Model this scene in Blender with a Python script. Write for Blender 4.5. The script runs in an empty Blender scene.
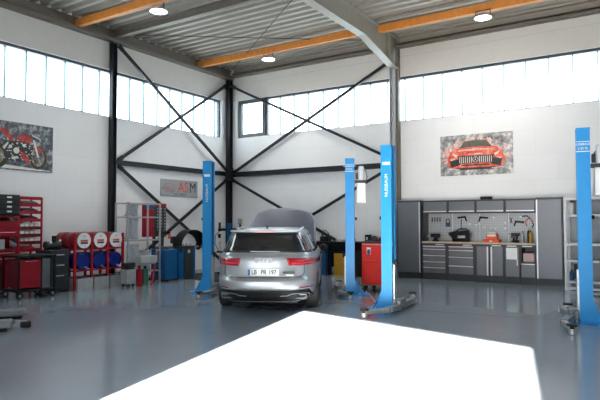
import bpy, bmesh, math, random
from mathutils import Vector, Matrix
random.seed(7)
C = bpy.context.scene.collection
PI = math.pi
V = Vector
sc = bpy.context.scene

# ------------------------------------------------------------ materials
def mat(name, col, rough=.5, metal=0., var=.08, scale=6., emit=None, coat=0., trans=0., bump=0., spec=.5):
    m = bpy.data.materials.new(name); m.use_nodes = True
    nt = m.node_tree; b = nt.nodes['Principled BSDF']
    tc = nt.nodes.new('ShaderNodeTexCoord')
    n = nt.nodes.new('ShaderNodeTexNoise'); n.inputs['Scale'].default_value = scale; n.inputs['Detail'].default_value = 3
    nt.links.new(tc.outputs['Object'], n.inputs['Vector'])
    r = nt.nodes.new('ShaderNodeValToRGB')
    r.color_ramp.elements[0].position = .3; r.color_ramp.elements[1].position = .7
    r.color_ramp.elements[0].color = [max(0, c*(1-var)) for c in col[:3]]+[1]
    r.color_ramp.elements[1].color = [min(1, c*(1+var)) for c in col[:3]]+[1]
    nt.links.new(n.outputs['Fac'], r.inputs['Fac']); nt.links.new(r.outputs['Color'], b.inputs['Base Color'])
    b.inputs['Roughness'].default_value = rough; b.inputs['Metallic'].default_value = metal
    b.inputs['Coat Weight'].default_value = coat; b.inputs['Coat Roughness'].default_value = .06
    b.inputs['Transmission Weight'].default_value = trans
    b.inputs['Specular IOR Level'].default_value = spec
    if emit:
        b.inputs['Emission Color'].default_value = (*emit[0], 1); b.inputs['Emission Strength'].default_value = emit[1]
    if bump:
        bp = nt.nodes.new('ShaderNodeBump'); bp.inputs['Strength'].default_value = bump; bp.inputs['Distance'].default_value = .01
        nt.links.new(n.outputs['Fac'], bp.inputs['Height']); nt.links.new(bp.outputs['Normal'], b.inputs['Normal'])
    return m

def mat_wall():
    m = mat('painted_blockwork', (.81, .81, .82), .6, var=.015, scale=1.5)
    nt = m.node_tree; b = nt.nodes['Principled BSDF']
    g = nt.nodes.new('ShaderNodeNewGeometry'); sp = nt.nodes.new('ShaderNodeSeparateXYZ'); cb = nt.nodes.new('ShaderNodeCombineXYZ')
    ad = nt.nodes.new('ShaderNodeMath'); ad.operation = 'ADD'
    nt.links.new(g.outputs['Position'], sp.inputs[0]); nt.links.new(sp.outputs['X'], ad.inputs[0]); nt.links.new(sp.outputs['Y'], ad.inputs[1])
    nt.links.new(ad.outputs[0], cb.inputs['X']); nt.links.new(sp.outputs['Z'], cb.inputs['Y'])
    br = nt.nodes.new('ShaderNodeTexBrick'); br.inputs['Scale'].default_value = 1
    br.inputs['Brick Width'].default_value = 1.0; br.inputs['Row Height'].default_value = .62; br.inputs['Mortar Size'].default_value = .006
    br.inputs['Color1'].default_value = (1, 1, 1, 1); br.inputs['Color2'].default_value = (.975, .975, .975, 1); br.inputs['Mortar'].default_value = (.92, .92, .925, 1)
    nt.links.new(cb.outputs[0], br.inputs['Vector'])
    mx = nt.nodes.new('ShaderNodeMix'); mx.data_type = 'RGBA'; mx.blend_type = 'MULTIPLY'; mx.inputs['Factor'].default_value = 1
    ramp = [n for n in nt.nodes if n.type == 'VALTORGB'][0]
    nt.links.new(ramp.outputs['Color'], mx.inputs[6]); nt.links.new(br.outputs['Color'], mx.inputs[7])
    nt.links.new(mx.outputs[2], b.inputs['Base Color'])
    return m

def mat_floor():
    m = mat('grey_epoxy_floor', (.215, .255, .30), .2, var=.07, scale=.7, spec=.7)
    nt = m.node_tree; b = nt.nodes['Principled BSDF']
    tc = [n for n in nt.nodes if n.type == 'TEX_COORD'][0]
    n = nt.nodes.new('ShaderNodeTexNoise'); n.inputs['Scale'].default_value = 2.2; n.inputs['Detail'].default_value = 5
    mp = nt.nodes.new('ShaderNodeMapRange'); mp.inputs['To Min'].default_value = .13; mp.inputs['To Max'].default_value = .19
    nt.links.new(tc.outputs['Object'], n.inputs['Vector']); nt.links.new(n.outputs['Fac'], mp.inputs['Value']); nt.links.new(mp.outputs[0], b.inputs['Roughness'])
    n2 = nt.nodes.new('ShaderNodeTexNoise'); n2.inputs['Scale'].default_value = 3.5
    bp = nt.nodes.new('ShaderNodeBump'); bp.inputs['Strength'].default_value = .03; bp.inputs['Distance'].default_value = .02
    nt.links.new(tc.outputs['Object'], n2.inputs['Vector']); nt.links.new(n2.outputs['Fac'], bp.inputs['Height']); nt.links.new(bp.outputs['Normal'], b.inputs['Normal'])
    return m

def mat_peg():
    m = mat('perforated_panel', (.42, .44, .46), .45, .2, var=.02)
    nt = m.node_tree; b = nt.nodes['Principled BSDF']
    tc = [n for n in nt.nodes if n.type == 'TEX_COORD'][0]
    sp = nt.nodes.new('ShaderNodeSeparateXYZ'); nt.links.new(tc.outputs['Object'], sp.inputs[0])
    def mth(op, a, bb=None):
        n = nt.nodes.new('ShaderNodeMath'); n.operation = op
        for i, v in enumerate((a, bb)):
            if v is None: continue
            if isinstance(v, (int, float)): n.inputs[i].default_value = v
            else: nt.links.new(v, n.inputs[i])
        return n.outputs[0]
    d = []
    for ax in ('X', 'Z'):
        f = mth('FRACT', mth('MULTIPLY', sp.outputs[ax], 1/.04)); s = mth('SUBTRACT', f, .5); d.append(mth('MULTIPLY', s, s))
    hole = mth('LESS_THAN', mth('ADD', d[0], d[1]), .035)
    mx = nt.nodes.new('ShaderNodeMix'); mx.data_type = 'RGBA'
    ramp = [n for n in nt.nodes if n.type == 'VALTORGB'][0]
    nt.links.new(hole, mx.inputs['Factor']); nt.links.new(ramp.outputs['Color'], mx.inputs[6]); mx.inputs[7].default_value = (.05, .05, .06, 1)
    nt.links.new(mx.outputs[2], b.inputs['Base Color'])
    return m

def mat_splatter(name, c1, c2, c3, scale):
    m = mat(name, c1, .5, var=0)
    nt = m.node_tree; b = nt.nodes['Principled BSDF']
    tc = [n for n in nt.nodes if n.type == 'TEX_COORD'][0]
    n = nt.nodes.new('ShaderNodeTexNoise'); n.inputs['Scale'].default_value = scale; n.inputs['Detail'].default_value = 8; n.inputs['Roughness'].default_value = .75
    nt.links.new(tc.outputs['Object'], n.inputs['Vector'])
    r = nt.nodes.new('ShaderNodeValToRGB'); e = r.color_ramp.elements
    e[0].position = .36; e[0].color = (*c1, 1); e[1].position = .62; e[1].color = (*c3, 1)
    k = e.new(.5); k.color = (*c2, 1)
    nt.links.new(n.outputs['Fac'], r.inputs['Fac']); nt.links.new(r.outputs['Color'], b.inputs['Base Color'])
    return m

def mat_pane():
    m = bpy.data.materials.new('window_glass'); m.use_nodes = True
    nt = m.node_tree; nt.nodes.clear()
    o = nt.nodes.new('ShaderNodeOutputMaterial'); t = nt.nodes.new('ShaderNodeBsdfTransparent'); t.inputs[0].default_value = (.93, .97, .98, 1)
    g = nt.nodes.new('ShaderNodeBsdfGlossy'); g.inputs['Roughness'].default_value = .05
    n = nt.nodes.new('ShaderNodeTexNoise'); n.inputs['Scale'].default_value = 2
    mp = nt.nodes.new('ShaderNodeMapRange'); mp.inputs['To Min'].default_value = .04; mp.inputs['To Max'].default_value = .07
    mx = nt.nodes.new('ShaderNodeMixShader')
    nt.links.new(n.outputs['Fac'], mp.inputs['Value']); nt.links.new(mp.outputs[0], mx.inputs['Fac'])
    nt.links.new(t.outputs[0], mx.inputs[1]); nt.links.new(g.outputs[0], mx.inputs[2]); nt.links.new(mx.outputs[0], o.inputs['Surface'])
    return m

M = dict(
    wall=mat_wall(), floor=mat_floor(), peg=mat_peg(), pane=mat_pane(),
    cladding=mat('cream_metal_cladding', (.62, .585, .54), .45, var=.02),
    deck=mat('galvanised_roof_deck', (.33, .30, .255), .5, .15, var=.06, scale=2),
    anthracite=mat('anthracite_steel_paint', (.010, .012, .017), .5, var=.15, spec=.3),
    beam=mat('grey_beige_steel_paint', (.15, .13, .105), .45, var=.08),
    colgrey=mat('light_grey_column_paint', (.46, .465, .48), .45, var=.05),
    winframe=mat('window_frame_paint', (.045, .052, .06), .4, var=.05),
    mullion=mat('teal_mullion', (.10, .22, .24), .4, var=.05),
    rafter=mat('cream_grey_rafter_paint', (.27, .245, .20), .42, var=.06),
    orange=mat('orange_glazed_timber', (.62, .215, .035), .55, var=.14, scale=9),
    lift=mat('sky_blue_lift_paint', (.004, .25, .60), .42, var=.03, spec=.35),
    liftdark=mat('dark_blue_paint', (.01, .06, .18), .4, var=.1),
    white=mat('white_plastic', (.75, .76, .76), .4, var=.02),
    offwhite=mat('off_white', (.62, .63, .64), .5, var=.04),
    black=mat('black_rubber', (.007, .007, .008), .6, var=.2, spec=.25),
    blackgloss=mat('gloss_black', (.012, .012, .014), .15, var=.1, coat=.4),
    darkgrey=mat('dark_grey_metal', (.03, .034, .038), .45, .1, var=.12, spec=.3),
    steel=mat('brushed_steel', (.42, .43, .44), .35, .8, var=.1, scale=20),
    armgrey=mat('grey_arm_paint', (.16, .175, .19), .42, .3, var=.12),
    chrome=mat('chrome', (.75, .75, .76), .12, 1., var=.03),
    galv=mat('galvanised_steel', (.40, .42, .43), .45, .3, var=.12, scale=14),
    zincshelf=mat('light_grey_shelf_paint', (.62, .63, .65), .4, var=.04),
    red=mat('red_enamel', (.36, .006, .018), .4, var=.08, spec=.3),
    redtruck=mat('bright_red_enamel', (.60, .03, .02), .35, var=.06, coat=.3),
    darkred=mat('dark_red_enamel', (.11, .004, .009), .4, var=.12, spec=.3),
    drumred=mat('red_drum_paint', (.24, .008, .012), .38, var=.1, spec=.4),
    drumblue=mat('blue_drum_plastic', (.002, .016, .17), .38, var=.1, spec=.3),
    blue=mat('workshop_blue', (.002, .085, .23), .45, var=.08, spec=.3),
    yellow=mat('yellow_plastic', (.52, .26, .01), .45, var=.1),
    green=mat('green_can', (.01, .14, .08), .4, var=.1),
    cabfront=mat('grey_cabinet_front', (.16, .165, .18), .36, .4, var=.05, scale=3),
    cabframe=mat('charcoal_cabinet_frame', (.03, .033, .037), .45, var=.1),
    worktop=mat('beech_worktop', (.52, .42, .30), .45, var=.12, scale=12),
    alu=mat('aluminium_handle', (.80, .81, .82), .28, .7, var=.05),
    cardboard=mat('brown_cardboard', (.36, .21, .10), .7, var=.1),
    pink=mat('pale_pink_box', (.62, .42, .38), .55, var=.05),
    clear=mat('cloudy_plastic_film', (.45, .47, .50), .3, var=.12, scale=10),
    mat=mat('black_floor_mat', (.02, .021, .023), .75, var=.2, scale=30, bump=.3),
    carpaint=mat('silver_car_paint', (.33, .35, .37), .3, .45, var=.02, coat=.5, scale=2),
    glass=mat('tinted_car_glass', (.008, .009, .01), .05, var=.1, coat=.6),
    taillight=mat('red_tail_light', (.26, .002, .010), .12, var=.2, coat=.9, scale=25),
    brightlight=mat('bright_red_lens', (.62, .02, .03), .12, var=.2, coat=.9, scale=25),
    tyre=mat('tyre_rubber', (.018, .018, .018), .75, var=.2, scale=30, bump=.2),
    hoodinner=mat('bonnet_underside_paint', (.19, .20, .255), .4, .35, var=.04),
    signgrey=mat('brushed_sign_panel', (.34, .36, .38), .4, .2, var=.06, scale=8),
    signred=mat('sign_orange_red', (.75, .085, .02), .5, var=.04),
    lamp=mat('lamp_glow', (1, 1, 1), .3, emit=((1, .96, .88), 14.)),
    art_bg=mat_splatter('poster_grey_splatter', (.07, .08, .085), (.34, .33, .33), (.80, .76, .75), 4),
    art_bg2=mat_splatter('poster_dark_splatter', (.03, .035, .045), (.09, .10, .12), (.42, .44, .46), 6),
    art_bikered=mat_splatter('poster_deep_red', (.20, .01, .015), (.48, .03, .03), (.60, .12, .08), 6),
    art_red=mat_splatter('poster_red_paint', (.42, .03, .02), (.78, .12, .06), (.85, .30, .20), 5),
    art_pink=mat_splatter('poster_red_spray', (.70, .10, .08), (.75, .42, .38), (.80, .74, .72), 14),
    art_dark=mat('poster_black', (.025, .03, .028), .5, var=.3, scale=10),
    art_glass=mat('poster_olive', (.10, .11, .09), .5, var=.2, scale=8),
    art_light=mat('poster_pale', (.70, .68, .64), .5, var=.1),
)

# ------------------------------------------------------------ mesh builder
class MB:
    def __init__(s): s.bm = bmesh.new()
    def _f(s, vs, fs):
        bv = [s.bm.verts.new(v) for v in vs]
        for f in fs:
            try: s.bm.faces.new([bv[i] for i in f])
            except ValueError: pass
    def box(s, c, d, R=None, rz=0):
        R = R or Matrix.Rotation(rz, 3, 'Z'); c = V(c)
        vs = [c + R @ V((x*d[0]/2, y*d[1]/2, z*d[2]/2)) for x in (-1, 1) for y in (-1, 1) for z in (-1, 1)]
        s._f(vs, [(0, 1, 3, 2), (4, 6, 7, 5), (0, 4, 5, 1), (2, 3, 7, 6), (0, 2, 6, 4), (1, 5, 7, 3)]); return s
    def bx(s, x0, x1, y0, y1, z0, z1): return s.box(((x0+x1)/2, (y0+y1)/2, (z0+z1)/2), (abs(x1-x0), abs(y1-y0), abs(z1-z0)))
    def bar(s, a, b, w, h, up=(0, 0, 1)):
        a = V(a); b = V(b); x = (b-a).normalized(); y = V(up).cross(x)
        if y.length < 1e-4: y = V((0, 1, 0)).cross(x)
        y.normalize(); z = x.cross(y); R = Matrix((x, y, z)).transposed()
        return s.box((a+b)/2, ((b-a).length, w, h), R)
    def cyl(s, a, b, r, r2=None, n=20, cap=True):
        a = V(a); b = V(b); r2 = r if r2 is None else r2; d = (b-a).normalized()
        u = d.orthogonal().normalized(); w = d.cross(u)
        vs = [a + (u*math.cos(t)+w*math.sin(t))*r for t in [2*PI*i/n for i in range(n)]] + [b + (u*math.cos(t)+w*math.sin(t))*r2 for t in [2*PI*i/n for i in range(n)]]
        fs = [(i, (i+1) % n, n+(i+1) % n, n+i) for i in range(n)]
        if cap: fs += [tuple(range(n-1, -1, -1)), tuple(range(n, 2*n))]
        s._f(vs, fs); return s
    def tube(s, pts, r, n=8, closed=False):
        pts = [V(p) for p in pts]; m = len(pts); rings = []; pu = None
        for i, p in enumerate(pts):
            a = pts[i-1] if (i > 0 or closed) else p; b = pts[(i+1) % m] if (i < m-1 or closed) else p
            d = (b-a).normalized(); u = d.orthogonal().normalized() if pu is None else (pu - d*pu.dot(d)).normalized(); pu = u; w = d.cross(u)
            rings.append([p + (u*math.cos(2*PI*k/n)+w*math.sin(2*PI*k/n))*r for k in range(n)])
        vs = [v for rg in rings for v in rg]; fs = []
        for i in range(m if closed else m-1):
            j = (i+1) % m
            for k in range(n): fs.append((i*n+k, i*n+(k+1) % n, j*n+(k+1) % n, j*n+k))
        if not closed: fs += [tuple(range(n-1, -1, -1)), tuple((m-1)*n+k for k in range(n))]
        s._f(vs, fs); return s
    def lathe(s, prof, c=(0, 0, 0), axis=(0, 0, 1), n=28, close=False):
        c = V(c); d = V(axis).normalized(); u = d.orthogonal().normalized(); w = d.cross(u); vs = []; fs = []
        for r, h in prof:
            for k in range(n):
                t = 2*PI*k/n; vs.append(c + d*h + (u*math.cos(t)+w*math.sin(t))*max(r, 1e-4))
        m = len(prof)
        for i in range(m if close else m-1):
            j = (i+1) % m
            for k in range(n): fs.append((i*n+k, i*n+(k+1) % n, j*n+(k+1) % n, j*n+k))
        if not close: fs += [tuple(range(n-1, -1, -1)), tuple((m-1)*n+k for k in range(n))]
        s._f(vs, fs); return s
    def prism(s, poly, o, u, v, th):
        o = V(o); u = V(u); v = V(v); nrm = u.cross(v).normalized(); n = len(poly)
        vs = [o+u*p[0]+v*p[1] for p in poly] + [o+u*p[0]+v*p[1]+nrm*th for p in poly]
        s._f(vs, [tuple(range(n-1, -1, -1)), tuple(range(n, 2*n))] + [(i, (i+1) % n, n+(i+1) % n, n+i) for i in range(n)]); return s
    def grid(s, fn, nu, nv, th=0):
        vs = [V(fn(i/nu, j/nv)) for i in range(nu+1) for j in range(nv+1)]
        s._f(vs, [(i*(nv+1)+j, (i+1)*(nv+1)+j, (i+1)*(nv+1)+j+1, i*(nv+1)+j+1) for i in range(nu) for j in range(nv)]); return s
    def build(s, name, m, parent=None, sharp=.6, bevel=0, solid=0, sub=0):
        bm = s.bm; bmesh.ops.recalc_face_normals(bm, faces=bm.faces)
        for f in bm.faces: f.smooth = True
        for e in bm.edges: e.smooth = not (len(e.link_faces) == 2 and e.calc_face_angle(0) > sharp)
        me = bpy.data.meshes.new(name); bm.to_mesh(me); bm.free()
        me.materials.append(M[m] if isinstance(m, str) else m)
        o = bpy.data.objects.new(name, me); C.objects.link(o)
        if parent: o.parent = parent
        if solid: k = o.modifiers.new('s', 'SOLIDIFY'); k.thickness = solid; k.offset = -1
        if bevel: k = o.modifiers.new('b', 'BEVEL'); k.width = bevel; k.segments = 2; k.limit_method = 'ANGLE'
        if sub: k = o.modifiers.new('u', 'SUBSURF'); k.levels = sub; k.render_levels = sub
        return o

def tag(o, label=None, cat=None, group=None, kind=None):
    if label: o['label'] = label
    if cat: o['category'] = cat
    if group: o['group'] = group
    if kind: o['kind'] = kind
    return o
def root(name, loc, rz, label, cat, group=None):
    o = bpy.data.objects.new(name, None); C.objects.link(o); o.location = loc; o.rotation_euler = (0, 0, rz); o.empty_display_size = .1
    return tag(o, label, cat, group)
def copy_tree(o, parent=None):
    c = o.copy(); C.objects.link(c); c.parent = parent
    for ch in list(o.children): copy_tree(ch, c)
    return c
def text(name, s, size, o, u, v, m, parent=None, ext=.002, align='CENTER', xs=1.0, off=0.):
    cu = bpy.data.curves.new(name, 'FONT'); cu.offset = off; cu.body = s; cu.size = size; cu.extrude = ext; cu.align_x = align; cu.align_y = 'CENTER'
    t = bpy.data.objects.new(name, cu); C.objects.link(t)
    dg = bpy.context.evaluated_depsgraph_get(); me = bpy.data.meshes.new_from_object(t.evaluated_get(dg))
    bpy.data.objects.remove(t); bpy.data.curves.remove(cu)
    u = V(u).normalized(); v = V(v).normalized(); n = u.cross(v)
    Mx = Matrix(((u.x*xs, v.x, n.x, o[0]), (u.y*xs, v.y, n.y, o[1]), (u.z*xs, v.z, n.z, o[2]), (0, 0, 0, 1)))
    me.transform(Mx); me.materials.clear(); me.materials.append(M[m])
    ob = bpy.data.objects.new(name, me); C.objects.link(ob)
    if parent: ob.parent = parent
    return ob
def struct(b, name, m, **k):
    o = b.build(name, m, **k); o['kind'] = 'structure'; return o

# ------------------------------------------------------------ room shell
XL, YB, ZE = -12.12, 14.5, 6.25
WZ0, WZ1 = 4.25, 5.5
struct(MB().bx(-12.6, 7.4, -6, 15, -.2, 0), 'floor', 'floor')
b = MB(); b.bx(XL-.25, XL, -3, 15, 0, WZ0).bx(XL-.25, XL, -3, .6, WZ0, WZ1).bx(XL-.25, XL, 14.12, 15, WZ0, WZ1).bx(XL-.25, XL, -3, 15, WZ1, 6.75)
struct(b, 'wall_left', 'wall')
b = MB(); b.bx(XL, 7, YB, YB+.25, 0, WZ0).bx(XL, -11.75, YB, YB+.25, WZ0, WZ1).bx(6.2, 7, YB, YB+.25, WZ0, WZ1).bx(XL, 7, YB, YB+.25, WZ1, 6.75)
struct(b, 'wall_right', 'wall')
struct(MB().bx(7, 7.25, -6, 15, 0, 6.75), 'wall_east', 'wall')
# slanted entrance wall with the roller door opening behind the photographer
w = V((.973, -.234, 0)).normalized(); P0 = V((-3.03, -1.40, 0)); P1 = V((.79, -2.31, 0)); nr = V((-w.y, w.x, 0))
b = MB(); DZ = 4.5
def wseg(a, c, z0, z1):
    mid = (a+c)/2 - nr*.1; b.box((mid.x, mid.y, (z0+z1)/2), ((c-a).length, .2, z1-z0), rz=math.atan2(w.y, w.x))
wseg(P0-w*9.5, P0, 0, 6.75); wseg(P1, P1+w*6.5, 0, 6.75); wseg(P0, P1, DZ, 6.75)
struct(b, 'wall_front', 'wall')
# corrugated roof deck: ribs run along x
prof = []; y = -5.5
while y < 14.9:
    prof += [(y, 6.58), (y+.11, 6.58), (y+.14, 6.70), (y+.25, 6.70)]; y += .28
b = MB(); n = len(prof)
vs = [V((x, p[0], p[1])) for x in (-12.4, 7.3) for p in prof] + [V((x, p[0], p[1]+.02)) for x in (-12.4, 7.3) for p in prof]
b._f(vs, [(i, i+1, n+i+1, n+i) for i in range(n-1)] + [(2*n+i, 3*n+i, 3*n+i+1, 2*n+i+1) for i in range(n-1)])
struct(b, 'ceiling', 'deck')

# eave steelwork along both walls
struct(MB().bx(XL, XL+.22, -1, 14.5, 6.22, 6.30).bx(XL, XL+.08, -1, 14.5, 6.30, 6.56), 'trim_1', 'beam', bevel=.008)
struct(MB().bx(-11.9, 7, 14.3, 14.5, 6.27, 6.33).bx(-11.9, 7, 14.42, 14.5, 6.33, 6.38).bx(-11.9, 7, 14.34, 14.5, 6.38, 6.40), 'trim_2', 'beam', bevel=.008)
struct(MB().bx(XL, XL+.012, -1, 14.48, 5.5, 6.22), 'trim_5', 'cladding')
struct(MB().bx(XL+.02, 7, YB-.011, YB, 5.5, 6.27), 'trim_6', 'cladding')
struct(MB().bx(-11.9, 7, 14.485, 14.5, 6.40, 6.70), 'trim_7', 'deck')
# cladding joint line above the windows
struct(MB().bx(XL+.26, 7, YB-.014, YB-.0115, 6.05, 6.062), 'trim_3', 'colgrey')
# floor channel between the posts of the second lift
b = MB(); b.bar((-3.55, 9.05, .0015), (-1.25, 9.32, .0015), .035, .003)
struct(b, 'trim_4', 'darkgrey')

# ------------------------------------------------------------ window bands
def band(name, axis, fixed, a0, a1, first, step, z0, z1, thick=.05):
    r = bpy.data.objects.new(name, None); C.objects.link(r); r['kind'] = 'structure'
    r.location = (fixed-.12, (a0+a1)/2, z0) if axis == 'y' else ((a0+a1)/2, fixed+.12, z0)
    mid = (a0+a1)/2
    def bx(b, s0, s1, t, q0, q1):   # s along the wall, q height
        if axis == 'y': b.bx(-t/2, t/2, s0-mid, s1-mid, q0-z0, q1-z0)
        else: b.bx(s0-mid, s1-mid, -t/2, t/2, q0-z0, q1-z0)
    f = MB(); bx(f, a0, a1, .10, z0, z0+.03); bx(f, a0, a1, .14, z1-.07, z1)
    bx(f, a0, a0+.05, .10, z0+.03, z1-.07); bx(f, a1-.05, a1, .10, z0+.03, z1-.07)
    f.build('window_frame', 'winframe', r)
    s = first; cuts = [a0+.05]
    while s < a1-.15:
        if s > a0+.15: cuts.append(s)
        s += step
    cuts.append(a1-.05)
    for c in cuts[1:-1]:
        m = MB(); bx(m, c-.013, c+.013, .06, z0+.03, z1-.07); m.build('mullion', 'mullion', r)
    for p, q in zip(cuts[:-1], cuts[1:]):
        m = MB(); bx(m, p+.013, q-.013, .012, z0+.03, z1-.07); m.build('pane', 'pane', r)
    return r
band('window_1', 'y', XL, .6, 14.12, 6.89-.502*12, .502, WZ0, WZ1)
band('window_2', 'x', YB, -10.62, 6.2, -10.62+.527, .527, WZ0, WZ1)
r = bpy.data.objects.new('window_3', None); C.objects.link(r); r['kind'] = 'structure'; r.location = (-11.19, YB+.1, WZ0)
b = MB(); w3 = .56
b.bx(-w3, -w3+.13, -.06, .06, 0, 1.25).bx(w3-.13, w3, -.06, .06, 0, 1.25).bx(-w3+.13, w3-.13, -.06, .06, 0, .13).bx(-w3+.13, w3-.13, -.06, .06, 1.13, 1.25)
b.build('window_frame', 'winframe', r, bevel=.01)
MB().bx(-w3+.13, w3-.13, -.01, .01, .13, 1.13).build('pane', 'pane', r)
MB().bx(w3-.12, w3-.09, -.10, -.06, .5, .66).build('handle', 'alu', r)

# ------------------------------------------------------------ steel frame
def hcol(name, x, y, z1, wx, wy, label, m='anthracite', web='x'):
    r = root(name, (x, y, 0), 0, label, 'column'); b = MB(); t = .018
    if web == 'x': b.bx(-wx/2, -wx/2+t, -wy/2, wy/2, 0, z1).bx(wx/2-t, wx/2, -wy/2, wy/2, 0, z1).bx(-wx/2+t, wx/2-t, -t/2, t/2, 0, z1)
    else: b.bx(-wx/2, wx/2, -wy/2, -wy/2+t, 0, z1).bx(-wx/2, wx/2, wy/2-t, wy/2, 0, z1).bx(-t/2, t/2, -wy/2+t, wy/2-t, 0, z1)
    b.build('shaft', m, r); MB().bx(-wx/2-.04, wx/2+.04, -wy/2, wy/2, 0, .02).build('base_plate', m, r)
    return r
hcol('steel_column', XL+.09, 9.68, 6.2, .14, .15, 'dark steel wall column on the left wall between the drums and the drawer rack', web='y')
hcol('steel_column', XL+.12, 14.38, 6.2, .16, .16, 'dark steel column standing in the corner of the hall', web='y')
hcol('steel_column', -6.12, 14.36, 6.25, .14, .26, 'light grey steel column on the right wall carrying the roof rafter', 'colgrey', web='x')
tag(MB().bx(-6.04, -5.97, 14.34, 14.48, 2.07, 6.24).build('wall_post', 'beam'), 'narrow dark post right beside the light grey column above the tall cabinet', 'post')
def brace(a, c, label, wd=.07):
    b = MB(); b.bar(a, c, wd, .075); 
    a = V(a); c = V(c); d = (c-a).normalized()
    b.bar(a, a+d*.18, wd*.5, .12); b.bar(c-d*.18, c, wd*.5, .12)
    tag(b.build('steel_brace', 'anthracite', bevel=.006), label, 'brace')
xl = XL+.10; xl2 = XL+.2
brace((xl2, 9.76, 6.14), (xl2, 14.25, 3.10), 'dark diagonal brace on the left wall falling from wall column top to corner joint')
brace((xl, 9.86, 3.12), (xl, 14.27, 6.02), 'dark diagonal brace on the left wall rising to the top of the corner')
brace((xl, 9.86, 2.98), (xl, 14.2, .12), 'dark lower brace on the left wall falling right towards the floor at the corner')
brace((xl2, 9.86, .12), (xl2, 14.22, 2.9), 'dark lower brace on the left wall rising right from behind the drawer rack')
tag(MB().bx(XL+.02, XL+.12, 9.78, 14.28, 3.0, 3.13).build('steel_tie', 'anthracite', bevel=.006), 'dark horizontal tie across the left wall above the ASM sign', 'beam')
yb = YB-.10; yb2 = YB-.2
brace((-11.88, yb2, 5.98), (-6.24, yb2, 3.24), 'dark diagonal brace on the right wall falling from the corner top to the lift posts')
brace((-11.88, yb, 3.08), (-6.24, yb, 5.95), 'dark diagonal brace on the right wall rising to the light grey column head')
brace((-11.88, yb2, 2.9), (-6.24, yb2, .12), 'dark lower brace on the right wall falling right behind the raised bonnet')
brace((-11.88, yb, .12), (-6.24, yb, 2.98), 'dark lower brace on the right wall rising right towards the light grey column')
tag(MB().bx(-11.88, -6.24, YB-.14, YB-.02, 2.97, 3.12).build('steel_tie', 'anthracite', bevel=.006), 'dark horizontal tie across the right wall behind the car and lift posts', 'beam')
tag(MB().bx(XL+.16, XL+.38, 14.12, 14.28, 2.85, 3.25).build('gusset_plate', 'anthracite', bevel=.01), 'dark gusset joint plate halfway up the corner column', 'plate')

# rafter with haunch, depth varies
r = root('roof_rafter', (-6.07, 14.2, 6.5), 0, 'grey beige steel roof rafter with a deepened end over the light grey column', 'beam')
b = MB()
side = [(0.28, .06), (0.28, -.78), (.05, -.80), (-1.9, -.42), (-13, -.34), (-13, .06)]   # (y, z) relative
b.prism(side, (-.01, 0, 0), (0, 1, 0), (0, 0, 1), .02); b.build('web', 'rafter', r)
b = MB(); pts = side[1:5]
for p, q in zip(pts[:-1], pts[1:]): b.bar((0, p[0], p[1]), (0, q[0], q[1]), .22, .025)
b.build('bottom_flange', 'rafter', r)
MB().bx(-.11, .11, -13, .28, .05, .075).build('top_flange', 'rafter', r)
b = MB()
for yy in (.26, -.35): b.bx(-.10, -.012, yy-.01, yy+.01, -.68 if yy > 0 else -.60, .045).bx(.012, .10, yy-.01, yy+.01, -.68 if yy > 0 else -.60, .045)
b.bar((.05, -.28, -.62), (.05, .24, -.02), .02, .05); b.build('stiffener', 'rafter', r)
tag(MB().bx(-12.02, -6.2, 9.64, 9.76, 6.34, 6.36).bx(-12.02, -6.2, 9.69, 9.71, 6.36, 6.50).bx(-12.02, -6.2, 9.62, 9.78, 6.50, 6.525).build('roof_beam', 'beam'), 'grey beige steel roof beam starting over the left wall column', 'beam')
for x0, x1, yy, lab in ((-12.1, -6.2, 12.99, 'orange timber roof beam near the right wall between left wall and rafter'),
                        (-5.94, 6.9, 13.07, 'orange timber roof beam near the right wall, right of the rafter'),
                        (-12.1, -6.2, 8.62, 'orange timber roof beam above the drum rack at top left')):
    tag(MB().bx(x0, x1, yy-.10, yy+.02, 6.305, 6.49).build('roof_beam', 'orange', bevel=.008), lab, 'beam')
def rod(a, c, lab): tag(MB().cyl(a, c, .011, n=8).build('tie_rod', 'darkgrey'), lab, 'rod')
rod((-11.8, 14.2, 6.42), (-6.3, 9.9, 6.42), 'thin roof tie rod running from the corner towards the rafter')
rod((-11.8, 9.95, 6.46), (-6.3, 14.1, 6.46), 'thin roof tie rod running from the left wall column to the grey column head')

# pendant lamps
def lamp():
    r = root('pendant_lamp', (0, 0, 0), 0, '', 'lamp', 'ceiling lamps')
    MB().lathe([(.10, .10), (.14, .08), (.19, 0), (.20, -.01), (.185, -.01), (.17, .0)], n=32).build('reflector', 'alu', r)
    MB().cyl((0, 0, -.004), (0, 0, .0), .168, n=32).build('diffuser', 'lamp', r)
    MB().bx(-.17, -.155, -.01, .01, 0, .18).bx(.155, .17, -.01, .01, 0, .18).bx(-.17, .17, -.01, .01, .165, .18).build('bracket', 'darkgrey', r)
    return r
l0 = lamp()
for i, (p, lab) in enumerate((((-9.22, 8.62, 6.14), 'round lamp under the orange beam at top left'), ((-9.35, 12.93, 6.14), 'round lamp under the orange beam left of the rafter'), ((-3.30, 12.93, 6.14), 'round lamp under the orange beam over the grey cabinets'))):
    o = l0 if i == 0 else copy_tree(l0); o.location = p; o['label'] = lab
    L = bpy.data.lights.new('lamp_light', 'SPOT'); L.energy = 90; L.spot_size = 2.4; L.spot_blend = .6; L.shadow_soft_size = .16; L.color = (1, .95, .86)
    q = bpy.data.objects.new('lamp_light', L); C.objects.link(q); q.location = (p[0], p[1], p[2]-.05)

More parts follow.
